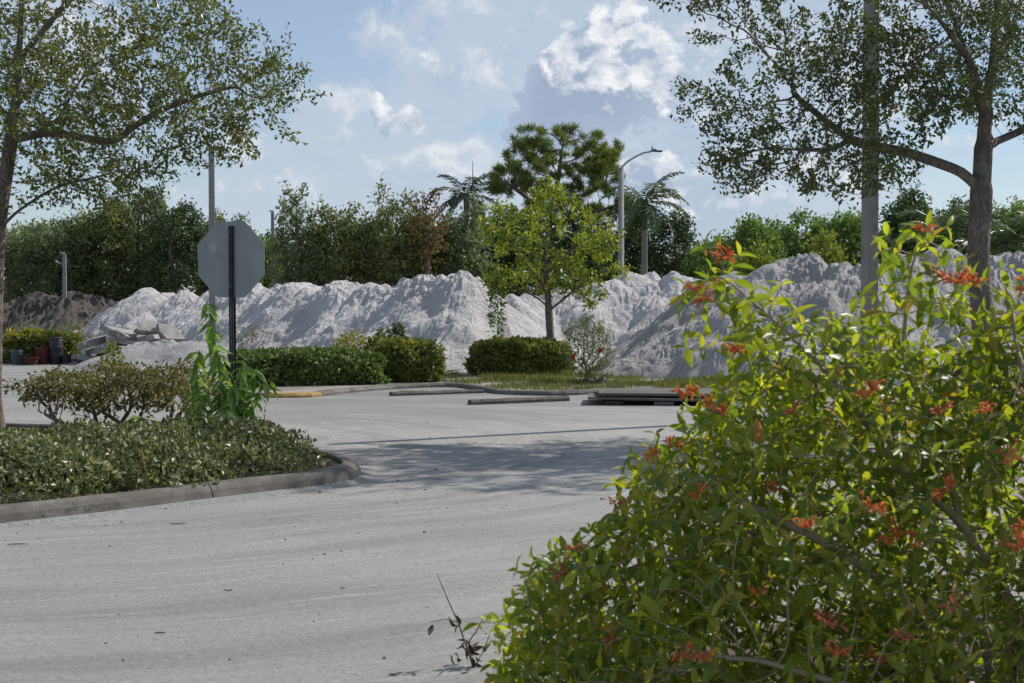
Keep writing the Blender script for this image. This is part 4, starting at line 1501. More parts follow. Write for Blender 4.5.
# bare stemmed bush with a flat leafy top
def leggy(name, label, px0, px1, d, ytop, ylow, leaf, stems, n_att, L, per=5):
    b0 = P((px0 + px1) / 2, 0, d)
    b0[2] = ISZ
    t = thing(name, b0, label, 'bush')
    zt, zl = P(0, ytop, d)[2], P(0, ylow, d)[2]
    x0, x1 = P(px0, 0, d)[0], P(px1, 0, d)[0]
    n = n_att
    q = np.stack([rng.uniform(x0, x1, n), rng.normal(d, 0.28, n), rng.uniform(0, 1, n)], 1)
    e = np.clip(1 - np.abs((q[:, 0] - (x0 + x1) / 2) / ((x1 - x0) / 2)) ** 3, 0.0, 1)
    lift = 0.12 * fbm(q[:, 0] * 2.1, q[:, 1], 2)
    q[:, 2] = zl + (zt - zl) * (q[:, 2] ** 0.6) * (0.45 + 0.55 * e) + lift
    V, Fc, cnt, LV, LF, lc = [], [], 0, [], [], 0
    xs = np.linspace(x0 + 0.18, x1 - 0.18, stems)
    own = np.argmin(np.abs(q[:, 0][:, None] - xs[None, :]), 1)
    for k, xk in enumerate(xs):
        a_ = q[own == k]
        if len(a_) < 4:
            continue
        bx = xk * 0.75 + (x0 + x1) / 2 * 0.25 + rng.normal(0, 0.05)
        by = d + rng.normal(0, 0.1)
        sk = colonize([[(bx, by, ISZ - 0.03), (bx + rng.normal(0, 0.08), by, ISZ + 0.2), (xk + rng.normal(0, 0.1), by, ISZ + 0.38)]], a_, 0.05, 0.055, 70, jitter=0.3)
        v, f = wood_arrays(sk, radii(sk, 0.022, 0.003), 6)
        V.append(v)
        Fc.append(f + cnt)
        cnt += len(v)
        c, a, nn, LL, Wd = foliage_on(sk, per=per, maxTip=3, spread=0.03, L=L, Wr=0.5)
        v, f = leaves_simple(c, a, nn, LL, Wd)
        LV.append(v)
        LF.append(f + lc)
        lc += len(v)
    part('stems', np.vstack(V), np.vstack(Fc), M_TWIG, t, smooth=True, kind='stuff')
    part('foliage', np.vstack(LV), np.vstack(LF), leaf, t)
    return t


leggy('leggy_bush', 'bush with bare crooked stems and flat rusty olive top left of the signpost', 22, 205, 14.6, 366, 408, L_LEGGY, 8, 1500, 0.055, 6)

# stray shoots in the ground cover
for (px, py, d, h, lf, lab) in ((138, 486, 11.3, 0.34, L_LIME, 'thin lime green shoot in the ground cover above the kerb'), (60, 470, 11.5, 0.36, L_HEDGEY, 'yellowish sprig standing out of the ground cover at left'),
                                (262, 440, 12.6, 0.5, L_LIME, 'small upright sprig in the ground cover right of the signpost'), (180, 470, 12.0, 0.42, L_MID, 'green seedling poking out of the ground cover left of the signpost')):
    b = P(px, 0, d)
    b[2] = ISZ
    sapling('weed_sprig', lab, b, h, 0.05, lf, 26, 0.06, 0.35, top_r=0.6)

# dry bushes on the sand
for (px, py, d, rx, h, lf, lab) in ((72, 352, 45.5, 0.75, 0.95, L_OLIVE, 'dry olive bush below the dark soil pile'), (22, 345, 47, 0.8, 0.9, L_OLIVE, 'dry olive bush at the left edge below the soil pile'),
                                    (98, 350, 42.5, 0.7, 0.7, L_BROWN, 'brownish dry bush at the left foot of the white sand ridge'), (252, 361, 35.5, 0.6, 0.95, L_OLIVE, 'dry grey olive bush right of the signpost before the sand'),
                                    (345, 365, 32.0, 0.45, 0.85, L_OLIVE, 'dry olive bush behind the yellow leaved shrub'), (226, 356, 38, 0.5, 0.7, L_OLIVE, 'small dry bush behind the signpost')):
    b = P(px, 0, d)
    b[2] = 0.0
    t = thing('dry_bush', b, lab, 'bush')
    sk = colonize([[b, b + np.array([0, 0, 0.15])]], ellip(170, b + np.array([0, 0, h * 0.55]), (rx, rx * 0.8, h * 0.5), 0.2, 0.05), 0.07, 0.09, 40, jitter=0.25)
    v, f = wood_arrays(sk, radii(sk, 0.03, 0.005), 4)
    part('stems', v, f, M_TWIG, t)
    c, a, nn, LL, Wd = foliage_on(sk, per=4, maxTip=4, spread=0.04, L=0.075, Wr=0.35, nup=0.3)
    v, f = leaves_simple(c, a, nn, LL, Wd)
    part('foliage', v, f, lf, t)


sapling('young_tree', 'taller of two dark green saplings above the middle hedge', P(397, 0, 28.5) * [1, 1, 0] + [0, 0, 0.0], 1.08, 0.24, L_MID, 420, 0.13)
sapling('young_tree', 'shorter and wider dark green sapling above the middle hedge', P(383, 0, 28.4) * [1, 1, 0] + [0, 0, 0.0], 0.98, 0.26, L_MID, 420, 0.13)
sapling('climbing_plant', 'green leafy stem rising left of the bright tree trunk', P(497, 0, 30.4) * [1, 1, 0] + [0, 0, 0.05], 2.1, 0.17, L_MID, 520, 0.11, 0.5, top_r=0.7)

# flowering weed at the foot of the right sand ridge
b = P(588, 0, 26.2)
b[2] = 0.08
t = thing('flowering_bush', b, 'wispy grey bush with a few red flowers beside the short hedge', 'bush')
sk = colonize([[b, b + np.array([0, 0, 0.2])]], np.vstack([ellip(620, b + np.array([0, 0, 0.68]), (0.5, 0.35, 0.62), 0.0, 0.1), ellip(200, b + np.array([0.05, 0, 0.35]), (0.25, 0.2, 0.3), 0.1, 0.1)]), 0.04, 0.045, 60, jitter=0.2)
v, f = wood_arrays(sk, radii(sk, 0.03, 0.003), 4)
part('stems', v, f, M_TWIG, t)
c, a, nn, LL, Wd = foliage_on(sk, per=4, maxTip=5, spread=0.03, L=0.055, Wr=0.4)
v, f = leaves_simple(c, a, nn, LL, Wd)
part('foliage', v, f, L_OLIVE, t)
M_REDP = leaf_mat('red_petal', ((0.45, 0.02, 0.03), (0.6, 0.03, 0.05), (0.65, 0.06, 0.06)), 0.3, 0.5, 0.2, (1.1, 0.8, 0.8))
for (px, py, s_) in ((600, 350, 0.065), (573, 357, 0.05), (599, 366, 0.03), (580, 345, 0.022)):
    n = 9
    p = P(px, py, 26.0)
    a_ = np.arange(n) * 2.4
    v, f = leaves_simple(np.repeat(p[None], n, 0), np.stack([np.cos(a_), -0.3 + 0 * a_, np.sin(a_)], 1), np.repeat(np.array([[0.1, -1, 0.2]]), n, 0), np.full(n, s_), np.full(n, s_ * 0.8), 0.2)
    part('flower', v, f, M_REDP, t)

# ------------------------------------------------------------------ grass
def in_strip(x, y):
    yk = np.interp(x, strip_path[:, 0], strip_path[:, 1])
    return y > yk + 0.18


def grass(name, label, x0, x1, y0, y1, n, h, z, test=None):
    x, y = rng.uniform(x0, x1, n), rng.uniform(y0, y1, n)
    k = fbm(x * 1.3, y * 1.3, 3) > -0.25
    if test is not None:
        k &= test(x, y)
    x, y = x[k], y[k]
    m = len(x)
    c = np.stack([x, y, np.full(m, z)], 1)
    a = unit(rng.normal(0, 0.45, (m, 3)) + [0, 0, 1])
    hh = h * rng.uniform(0.4, 1.2, m) * (0.75 + 0.5 * np.clip(fbm(x * 0.8, y * 0.8, 2), -0.6, 1))
    v, f = leaves_simple(c, a, rng.normal(0, 1, (m, 3)), hh, np.full(m, 0.012), 0.1)
    return solo(name, v, f, L_GRASS, label, 'grass', kind='stuff')


grass('grass', 'rough dry grass along the planting strip kerb', -1.3, 5.6, 23.5, 28.6, 30000, 0.15, 0.06, in_strip)
grass('grass', 'dry grass tufts around the concrete pole and right oak', 4.7, 8.0, 15.8, 20.8, 9000, 0.12, 0.095, lambda x, y: ((x - 6.35) / 1.58) ** 2 + ((y - 18.3) / 2.58) ** 2 < 1)
g1, g2 = G(398, 393.5), G(428, 392.5)
grass('grass', 'small grass tuft patch beside the left wheel stop', g1[0], g2[0], g1[1] - 0.35, g2[1] + 0.2, 1500, 0.07, 0.0)

# ------------------------------------------------------------------ wheel stops, plates and rubble
def stop_bar(label, pa, pb, w_, h, ends=True):
    c = (np.array(pa) + np.array(pb)) / 2
    ln = np.linalg.norm((np.array(pb) - np.array(pa))[:2])
    rot = math.atan2(pb[1] - pa[1], pb[0] - pa[0])
    t = thing('wheel_stop', (c[0], c[1], 0.004), label, 'wheel stop', 'concrete wheel stops')
    prof = [(-w_ / 2, 0.0), (-w_ / 2, h * 0.55), (-w_ * 0.32, h), (w_ * 0.32, h), (w_ / 2, h * 0.55), (w_ / 2, 0.0)]
    vs, n = [], len(prof)
    m = 9
    for i in range(m):
        x = -ln / 2 + ln * i / (m - 1)
        for (y, z) in prof:
            q = rotz(rot) @ np.array([x, y + 0.006 * vnoise(np.array([x * 5.0]), np.array([z * 9 + y * 7]))[0], z])
            vs.append((c[0] + q[0], c[1] + q[1], 0.005 + z + 0.004 * rng.normal() * (z > 0)))
    fs = [(i * n + j, i * n + j + 1, (i + 1) * n + j + 1, (i + 1) * n + j) for i in range(m - 1) for j in range(n - 1)]
    fs += [tuple(range(n - 1, -1, -1)), tuple((m - 1) * n + j for j in range(n))]
    part('bar', vs, fs, M_STOP, t)
    for s_ in (-0.32, 0.32):
        q = rotz(rot) @ np.array([ln * s_, 0, 0])
        mb = MB()
        mb.lathe((c[0] + q[0], c[1] + q[1], h + 0.004), [(0.02, 0), (0.02, 0.008), (0.01, 0.012)], 7)
        part('anchor_pin', mb.v, mb.f, M_BOLT, t)
    return t


M_STOP = rough_mat('grimy_concrete', (0.10, 0.09, 0.08), (0.16, 0.15, 0.135), 3.5, 0.93, 0.6, 40.0, 0.01, c3=(0.06, 0.055, 0.05))
stop_bar('farther of the concrete wheel stops, next to the grass tuft patch', G(391, 396), G(482, 393), 0.16, 0.06)
stop_bar('nearer concrete wheel stop in front of the grass strip', G(470, 405), G(567, 401), 0.16, 0.075)
q = G(469, 406)
M_PLY = rough_mat('weathered_board', (0.10, 0.095, 0.085), (0.15, 0.14, 0.13), 2.0, 0.9, 0.5, 20.0, 0.01, c3=(0.10, 0.09, 0.08))
c0 = G(650, 404)
rp = R(-4)
t = thing('board_stack', (c0[0], c0[1], 0.004), 'stack of two weathered grey boards on blocks lying before the right sand ridge', 'board stack')
for (x, y) in ((-0.55, -0.15), (0.2, -0.32), (-0.6, 0.6), (0.8, 0.6), (0.95, -0.35)):
    mb = MB()
    mb.box(c0 * [1, 1, 0] + rotz(rp) @ np.array([x, y, 0]) + [0, 0, 0.034], (0.30, 0.2, 0.06), rotz(rp + rng.normal(0, 0.1)), 0.01)
    part('block', mb.v, mb.f, M_CONC, t)
mb = MB()
mb.box(c0 * [1, 1, 0] + rotz(rp) @ np.array([0.1, 0.18, 0]) + [0, 0, 0.092], (2.1, 1.2, 0.035), rotz(rp) @ roteul(R(-0.6), R(0.8), 0), 0.004)
part('lower_board', mb.v, mb.f, M_PLY, t)
for (x, y) in ((-0.5, 0.3), (0.7, 0.3)):
    mb = MB()
    mb.box(c0 * [1, 1, 0] + rotz(rp) @ np.array([x, y, 0]) + [0, 0, 0.126], (0.09, 0.9, 0.03), rotz(rp), 0.005)
    part('spacer', mb.v, mb.f, M_PLY, t)
mb = MB()
mb.box(c0 * [1, 1, 0] + rotz(rp + 0.03) @ np.array([0.18, 0.3, 0]) + [0, 0, 0.166], (1.95, 1.3, 0.045), rotz(rp + 0.03), 0.004)
part('upper_board', mb.v, mb.f, M_PLY, t)

# broken slabs
def slab(label, c, size, rot, group='heap of broken concrete slabs'):
    n = rng.integers(5, 8)
    a_ = np.sort(rng.uniform(0, 2 * math.pi, n) * 0.35 + np.arange(n) * 2 * math.pi / n * 0.65 + 0.2)
    ring = np.stack([np.cos(a_) * size[0] / 2 * rng.uniform(0.8, 1.1, n), np.sin(a_) * size[1] / 2 * rng.uniform(0.8, 1.1, n)], 1)
    vs = [(x, y, -size[2] / 2) for (x, y) in ring * 1.03] + [(x, y, size[2] / 2 - 0.015) for (x, y) in ring] + [(x, y, size[2] / 2) for (x, y) in ring * 0.95]
    fs = [tuple(range(n - 1, -1, -1)), tuple(2 * n + k for k in range(n))]
    for o_ in (0, n):
        fs += [(o_ + k, o_ + (k + 1) % n, o_ + n + (k + 1) % n, o_ + n + k) for k in range(n)]
    v = np.array(vs) + rng.normal(0, 0.008, (3 * n, 3))
    v = v @ rot.T + np.array(c)
    return solo('broken_slab', v, fs, M_SLAB, label, 'concrete slab', group)


slabs = [(118, 332, (1.3, 0.9, 0.15), (0.15, 0.25, 0.3), 'topmost broad slab tilted to the right on the rubble heap'),
         (100, 341, (1.2, 0.9, 0.16), (0.1, -0.2, 0.1), 'slab sloping down to the left on the rubble heap'),
         (130, 338, (1.0, 0.9, 0.14), (0.35, 0.35, 0.9), 'pale slab facing the camera above the gravel heap'),
         (155, 331, (1.2, 0.6, 0.14), (0.7, 0.3, 0.2), 'long slab standing on edge above the gravel heap'),
         (172, 334, (0.9, 0.6, 0.12), (0.5, 0.7, -0.2), 'rightmost leaning slab at the end of the rubble heap')]
for (px, py, s_, r_, lab) in slabs:
    slab(lab, P(px, py, 35.5), s_, roteul(*r_))
for k in range(40):
    px, py = rng.uniform(80, 178), 0
    top = np.interp(px, [78, 100, 120, 160, 182], [357, 342, 333, 333, 345])
    py = rng.uniform(top + 6, 366)
    slab('grey chunk of broken concrete within the rubble heap left of the gravel', P(px, py, 35.2 + rng.uniform(0.0, 1.1)), (rng.uniform(0.7, 1.4), rng.uniform(0.5, 1.0), rng.uniform(0.1, 0.17)), roteul(rng.normal(0, 0.25), rng.normal(0, 0.3), rng.uniform(0, 3)))

# things under the far left hedge
M_TERRA = rough_mat('red_brown_plastic', (0.09, 0.025, 0.02), (0.12, 0.035, 0.028), 6.0, 0.6, 0.1, 30.0, 0.004)
M_BLUE = rough_mat('blue_grey_plastic', (0.06, 0.08, 0.11), (0.09, 0.11, 0.14), 6.0, 0.6, 0.1, 30.0, 0.004)


def drum(label, px, d, r, h, mat, name='drum', cat='drum'):
    b = P(px, 0, d)
    b[2] = 0.004
    t = thing(name, b, label, cat)
    mb = MB()
    mb.lathe(b, [(r * 0.96, 0.0), (r, 0.02), (r, h * 0.3), (r * 1.04, h * 0.32), (r, h * 0.35), (r, h * 0.64), (r * 1.04, h * 0.66), (r, h * 0.69), (r, h * 0.95), (r * 0.95, h)], 16)
    part('body', mb.v, mb.f, mat, t, smooth=True)
    mb = MB()
    mb.lathe(b + np.array([0, 0, h + 0.002]), [(r * 0.99, 0.0), (r * 0.99, 0.035), (r * 0.9, 0.05)], 16)
    part('lid', mb.v, mb.f, mat, t)
    return t


def tub(label, px, d, r, h, mat, name='plant_pot'):
    b = P(px, 0, d)
    b[2] = 0.004
    t = thing(name, b, label, 'pot')
    mb = MB()
    mb.lathe(b, [(r * 0.75, 0.0), (r * 0.95, h * 0.82), (r * 0.94, h), (r * 0.86, h), (r * 0.84, h * 0.85), (r * 0.2, h * 0.84)], 14)
    part('bowl', mb.v, mb.f, mat, t)
    mb = MB()
    mb.lathe(b + np.array([0, 0, h * 0.84]), [(r * 1.02, 0.0), (r * 1.05, h * 0.13), (r * 0.97, h * 0.14), (r * 0.97, 0.0)], 14, cap=False)
    part('rim', mb.v, mb.f, mat, t)
    return t


drum('black drum with lid in front of the yellow topped hedge', 53, 35.35, 0.165, 0.62, M_BLACK)
tub('red brown bucket left of the black drum', 39, 35.3, 0.175, 0.42, M_TERRA)
tub('red brown low tub beside the oak trunk', 28, 35.0, 0.2, 0.2, M_TERRA)
tub('blue grey bucket next to the oak trunk under the hedge', 13, 35.2, 0.14, 0.36, M_BLUE)
tub('black nursery pot between the blue bucket and the red tub', 19, 35.1, 0.16, 0.26, M_BLACK)
tub('small black nursery pot right of the black drum', 63, 35.3, 0.14, 0.24, M_BLACK)
shrub('lime_shrub', 'lime green sprig growing in front of the broken slabs', P(110, 0, 32.0) * [1, 1, 0], 0.28, 0.22, 0.62, 260, 0.10, 0.5, L_LIME, M_TWIG, cat='plant')
for (px, d, lab, L) in ((430, 28.0, 'dark dead branch heap at the foot of the tallest left sand heap', 1.0), (590, 25.9, 'dark clod of weeds at the foot of the wispy bush', 0.5)):
    b = P(px, 0, d)
    b[2] = 0.085
    mb = MB()
    for k in range(14):
        s0 = b + np.append(rng.normal(0, 0.2 * L, 2), 0.02)
        s1 = s0 + np.array([rng.normal(0, 0.3) * L, rng.normal(0, 0.1), rng.uniform(0.02, 0.16)])
        mb.tube([s0, (s0 + s1) / 2 + rng.normal(0, 0.03, 3), s1], [0.022, 0.016, 0.006], 5)
    solo('branch_heap', np.array(mb.v), mb.f, M_BARK2, lab, 'branch heap')

# litter on the road: stones, dead leaves, twigs
mb = MB()
for k in range(900):
    x, y = rng.uniform(-5, 4), rng.uniform(5.5, 20)
    if k % 3 == 0:
        i = rng.integers(0, len(isl_path))
        x, y = isl_path[i] + (isl_path[i] - isl_path[:-1].mean(0)) * rng.uniform(0.005, 0.06)
    s_ = abs(rng.normal(0.0, 0.005)) + 0.003
    ang_ = rng.uniform(0, 6.28, 5)
    ang_.sort()
    vs = [(x + s_ * math.cos(q_) * rng.uniform(0.6, 1.6), y + s_ * math.sin(q_) * rng.uniform(0.6, 1.6), 0.0045) for q_ in ang_] + [(x, y, 0.004 + s_ * rng.uniform(0.5, 1.2))]
    mb.add(vs, [(j, (j + 1) % 5, 5) for j in range(5)])
solo('road_litter', np.array(mb.v), mb.f, M_BARK2, 'scattered dark pebbles and leaf bits on the dusty paving', 'litter', kind='stuff')
mb = MB()
for (px, py, L, an) in ((18, 546, 0.14, 0.1), (178, 525, 0.11, 0.3), (122, 523, 0.07, 2.0), (395, 676, 0.07, 0.6), (160, 635, 0.05, 0.05), (228, 592, 0.05, 2.9), (343, 590, 0.04, 1)):
    g = G(px, py) + [0, 0, 0.012]
    dv = np.array([math.cos(an), math.sin(an), 0]) * L
    mb.tube([g - dv / 2, g + rng.normal(0, 0.008, 3) * [1, 1, 0], g + dv / 2], [0.003, 0.004, 0.002], 5)
solo('road_twigs', np.array(mb.v), mb.f, M_BARK2, 'loose dead twigs lying on the dusty paving', 'litter', kind='stuff')

# ------------------------------------------------------------------ leafy weed twining by the signpost
PROTO_LONG = [leaf_proto(c_, 0.25, w_) for (c_, w_) in ((0.35, 0.30), (0.55, 0.34), (0.2, 0.27))]
PROTO_OVAL = [leaf_proto(c_, fo, w_) for (c_, fo, w_) in ((0.22, 0.4, 0.40), (0.42, 0.5, 0.37), (0.60, 0.35, 0.42), (0.10, 0.6, 0.36), (0.3, 0.25, 0.44))]


def leaf_objects(parent, protos, c, a, n, L, mat, name='leaf'):
    """single leaves as objects that share a few meshes"""
    base = ROOT[parent.name]
    ms = [mesh(name, pv, pf, mat, True) for (pv, pf) in protos]
    a = unit(a)
    s_ = unit(np.cross(a, n))
    n = np.cross(s_, a)
    for i in range(len(c)):
        o = bpy.data.objects.new(name, ms[rng.integers(0, len(ms))])
        col.objects.link(o)
        o.parent = parent
        M = np.eye(4)
        M[:3, :3] = np.stack([s_[i], a[i], n[i]], 1) * L[i]
        M[:3, 3] = c[i] - base
        o.matrix_local = Matrix(M.tolist())


wb_ = P(214, 0, 13.9)
wb_[2] = ISZ
t = thing('leafy_weed', wb_, 'bright green weed with long drooping leaves climbing around the signpost', 'plant')
mb = MB()
C, A, N = [], [], []
for (tx, ty, dd_) in ((207, 302, 13.85), (218, 345, 13.7), (242, 362, 13.75), (258, 368, 13.9), (270, 378, 13.8), (200, 350, 13.9), (236, 385, 13.6), (205, 390, 13.7), (190, 405, 13.8), (225, 410, 13.5), (182, 418, 13.7), (150, 425, 13.6), (128, 418, 13.8)):
    e = P(tx, ty, dd_)
    s0 = wb_ + np.array([rng.normal(0, 0.08) + (e[0] - wb_[0]) * 0.4, rng.normal(0, 0.05), 0])
    m1 = s0 + (e - s0) * 0.5 + np.array([rng.normal(0, 0.03), rng.normal(0, 0.03), 0.12])
    pts = smooth_path([s0[[0, 2]], m1[[0, 2]], e[[0, 2]]], 0.03)
    pts = np.stack([pts[:, 0], np.linspace(s0[1], e[1], len(pts)), pts[:, 1]], 1)
    mb.tube(pts, np.linspace(0.007, 0.0025, len(pts)), 5)
    L_ = np.linalg.norm(e - s0)
    nl = int(18 + L_ * 40)
    for k in range(nl):
        u = 0.25 + 0.75 * k / (nl - 1)
        p = pts[min(len(pts) - 1, int(u * (len(pts) - 1)))]
        az = k * 2.4 + rng.normal(0, 0.4)
        C.append(p + rng.normal(0, 0.012, 3))
        A.append((math.cos(az), math.sin(az) * 0.8, rng.normal(-0.45, 0.35)))
        N.append((rng.normal(0, 0.3), rng.normal(0, 0.3) - 0.2, 1.0))
part('stems', mb.v, mb.f, M_PALETWIG, t)
C, A, N = np.array(C), np.array(A), np.array(N)
LL = rng.uniform(0.12, 0.20, len(C))
k = np.argsort(-LL)[:300]
leaf_objects(t, PROTO_LONG, C[k], A[k], N[k], LL[k], L_WEED)
k = np.argsort(-LL)[300:]
v, f = leaves_full(C[k], A[k], N[k], LL[k], PROTO_LONG)
part('foliage', v, f, L_WEED, t, smooth=True, kind='stuff')

# ------------------------------------------------------------------ firebush in the foreground
SIL = np.array([(470, 690), (498, 640), (520, 605), (548, 580), (575, 545), (610, 515), (632, 480), (655, 460), (690, 425), (705, 400), (730, 385), (760, 372), (800, 360), (860, 352), (900, 345), (960, 335), (1010, 312), (1060, 290), (1130, 300), (1220, 350), (1290, 450), (1330, 560), (1350, 690), (1300, 900), (900, 930), (600, 900), (480, 780)], float)


def inside(poly, x, y):
    r = np.zeros(len(x), bool)
    j = len(poly) - 1
    for i in range(len(poly)):
        xi, yi, xj, yj = *poly[i], *poly[j]
        r ^= ((yi > y) != (yj > y)) & (x < (xj - xi) * (y - yi) / (yj - yi + 1e-9) + xi)
        j = i
    return r


def edge_dist(poly, x, y):
    d = np.full(len(x), 1e9)
    for i in range(len(poly)):
        a, b = poly[i], poly[(i + 1) % len(poly)]
        ab = b - a
        tt = np.clip(((x - a[0]) * ab[0] + (y - a[1]) * ab[1]) / (ab @ ab), 0, 1)
        d = np.minimum(d, np.hypot(x - a[0] - tt * ab[0], y - a[1] - tt * ab[1]))
    return d


a_ = np.linspace(0, 2 * math.pi, 40, endpoint=False)
sheet('planting_bed', [(2.45 + (2.0 + 0.12 * math.sin(5 * q)) * math.cos(q), 5.6 + (1.75 + 0.08 * math.cos(4 * q)) * math.sin(q)) for q in a_], 0.010, M_SOIL)
FD = 4.9
fb = np.array([1.75, 5.0, 0.0])
n = 38000
x, y = rng.uniform(460, 1360, n), rng.uniform(280, 930, n)
k = inside(SIL, x, y)
x2, y2 = rng.uniform(480, 760, 3600), rng.uniform(380, 690, 3600)      # the low skirt on the left
k2 = inside(SIL, x2, y2)
x, y = np.concatenate([x[k], x2[k2]]), np.concatenate([y[k], y2[k2]])
ed = edge_dist(SIL, x, y)
th = 0.85 * np.sqrt(np.clip(ed / 170, 0.02, 1))
dep = FD + rng.uniform(-0.95, 1.75, len(x)) * th + 0.35 * np.clip((700 - x) / 240, 0, 1)
att = np.array([P(a_, b_, c_) for a_, b_, c_ in zip(x, y, dep)])
g = vnoise(att[:, 0] * 6.5 + 5 + att[:, 1] * 2.0, att[:, 2] * 6.5 + att[:, 1] * 3.0)
att = att[(att[:, 2] > 0.06) & (g > -0.3)]
shoots = []
for (pts, dd_) in (([(880, 470), (845, 395), (800, 340), (760, 305), (722, 275)], 4.7), ([(940, 430), (900, 350), (905, 300), (913, 250)], 4.75), ([(800, 340), (760, 330), (715, 300)], 4.65),
                   ([(905, 310), (935, 300), (962, 285)], 4.6), ([(990, 420), (1010, 350), (1012, 300)], 4.8), ([(850, 420), (800, 375), (750, 352), (730, 348)], 4.9), ([(870, 440), (862, 380), (858, 340)], 5.0), ([(965, 420), (970, 370), (1000, 340)], 4.7)):
    for (px, py) in pts[1:]:
        for j in range(26):
            shoots.append(P(px + rng.normal(0, 17), py + rng.normal(0, 14), dd_ + rng.normal(0, 0.08)))
for k in range(46):                                # young shoots that stick out of the dome
    i = rng.integers(1, 19)
    e0 = SIL[i] + (SIL[i + 1] - SIL[i]) * rng.random()
    tv = SIL[i + 1] - SIL[i]
    ov = np.array([tv[1], -tv[0]]) / np.linalg.norm(tv)
    ov = ov * 0.8 + np.array([rng.normal(0, 0.35), -0.45])
    dd_ = FD + rng.normal(0, 0.3) + 0.35 * np.clip((700 - e0[0]) / 240, 0, 1)
    for u in np.linspace(-25, rng.uniform(10, 38) if i > 9 else rng.uniform(0, 24), 9):
        q = e0 + ov * u
        for j in range(2):
            shoots.append(P(q[0] + rng.normal(0, 5), q[1] + rng.normal(0, 5), dd_ + rng.normal(0, 0.04)))
shoots = [p_ for p_ in shoots if p_[2] > 0.08]
att = np.vstack([att, np.array(shoots)])
fseeds = [[fb + [0, 0, 0], P(1010, 600, 5.0), P(960, 520, 4.9), P(900, 470, 4.8), P(845, 392, 4.7), P(790, 335, 4.68), P(745, 295, 4.66), P(722, 275, 4.65)],
          [fb, P(980, 620, 4.8), P(900, 590, 4.7), P(820, 540, 4.6), P(740, 500, 4.7)],
          [fb, P(1040, 560, 5.0), P(1060, 460, 5.0), P(1080, 380, 4.9)],
          [fb, P(930, 660, 5.1), P(820, 620, 5.3), P(700, 590, 5.4), P(600, 590, 5.3)],
          [P(960, 520, 4.9), P(940, 440, 4.85), P(902, 360, 4.8), P(907, 300, 4.75), P(913, 255, 4.7)],
          [P(845, 392, 4.7), P(800, 372, 4.9), P(750, 352, 4.9)],
          [fb, P(1120, 600, 4.8), P(1200, 520, 4.7)],
          [fb, P(960, 700, 4.6), P(860, 690, 4.3), P(760, 660, 4.3)],
          [P(1060, 460, 5.0), P(1030, 400, 4.7), P(1015, 340, 4.6), P(1012, 300, 4.6)]]
t = thing('firebush', fb, 'large leafy bush with orange red flower clusters in the right foreground', 'bush')
sk = colonize(fseeds, att, 0.05, 0.055, 130, jitter=0.18, trop=(0, 0, 0.05))
v, f = wood_arrays(sk, radii(sk, 0.045, 0.0018), 6)
part('stems', v, f, M_PALETWIG, t, smooth=True)
ids = np.where((sk['toTip'] <= 7) & (np.arange(len(sk['pos'])) >= sk['nseed']))[0]
pos, par = sk['pos'], sk['par']
C, A, N, LL, TIP = [], [], [], [], []
for i in ids:
    d_ = unit(pos[i] - pos[par[i]])
    s1, s2 = frame_of(d_[None])
    s1, s2 = s1[0], s2[0]
    ph = rng.uniform(0, 6.28)
    m = 3 if sk['toTip'][i] == 0 else 2
    for j in range(m):
        q = ph + j * 2 * math.pi / m
        out_ = s1 * math.cos(q) + s2 * math.sin(q)
        C.append(pos[i])
        A.append(out_ * 0.9 + d_ * rng.uniform(0.2, 0.8) + np.array([0, 0, rng.normal(0.0, 0.22)]))
        N.append(d_ * 0.8 - out_ * 0.2 + np.array([0, 0, 0.9]) + rng.normal(0, 0.25, 3))
        LL.append((0.038 + 0.05 * rng.random() ** 1.2) * (0.85 if sk['toTip'][i] == 0 else 1.0) * (1.25 if rng.random() < 0.1 else 1.0))
C, A, N, LL = map(np.array, (C, A, N, LL))
dist = np.linalg.norm(C - np.array([0, 0, CAM_H]), axis=1)
pxs = (C[:, 0] / C[:, 1]) * F_ + 512
score = LL / dist - 10 * (pxs > 1010) - 10 * (C[:, 2] < 0.55)
top_ = np.argsort(-score)[:300]
rest = np.ones(len(C), bool)
rest[top_] = False
leaf_objects(t, PROTO_OVAL, C[top_], A[top_], N[top_], LL[top_], L_FIRE)
v, f = leaves_full(C[rest], A[rest], N[rest], LL[rest], PROTO_OVAL)
part('foliage', v, f, L_FIRE, t, smooth=True, kind='stuff')
print('firebush leaves', len(C), 'nodes', len(pos))

M_FLOWER = leaf_mat('firebush_flower', ((0.62, 0.20, 0.07), (0.72, 0.30, 0.11), (0.78, 0.43, 0.18)), 0.5, 0.5, 0.3, (1.2, 1.0, 0.7))
M_FLOWER2 = leaf_mat('firebush_flower_fading', ((0.48, 0.13, 0.09), (0.58, 0.20, 0.12), (0.62, 0.30, 0.16)), 0.45, 0.5, 0.3, (1.2, 0.9, 0.8))


def flower_mesh(nt, L, mat, seed):
    r2 = np.random.default_rng(seed)
    mb = MB()
    for k in range(nt):
        arm = r2.integers(0, 4)                       # a spray: four short arms of drooping tubes
        ax = unit(np.array([math.cos(arm * 1.7), math.sin(arm * 1.7), 0.5]))
        dv = unit(r2.normal(0, 0.45, 3) + ax * 0.8 + np.array([0, 0, 0.35]))
        s0 = ax * r2.uniform(0.0, 0.026) + r2.normal(0, 0.003, 3)
        l = L * r2.uniform(0.35, 0.85)
        bend = np.array([0, 0, -0.22 * l])
        mb.tube([s0, s0 + dv * l * 0.5, s0 + dv * l * 0.85 + bend, s0 + dv * l + bend], [0.0014, 0.0026, 0.0036, 0.0022], 4)
    return mesh('flower_cluster', mb.v, mb.f, mat, True)


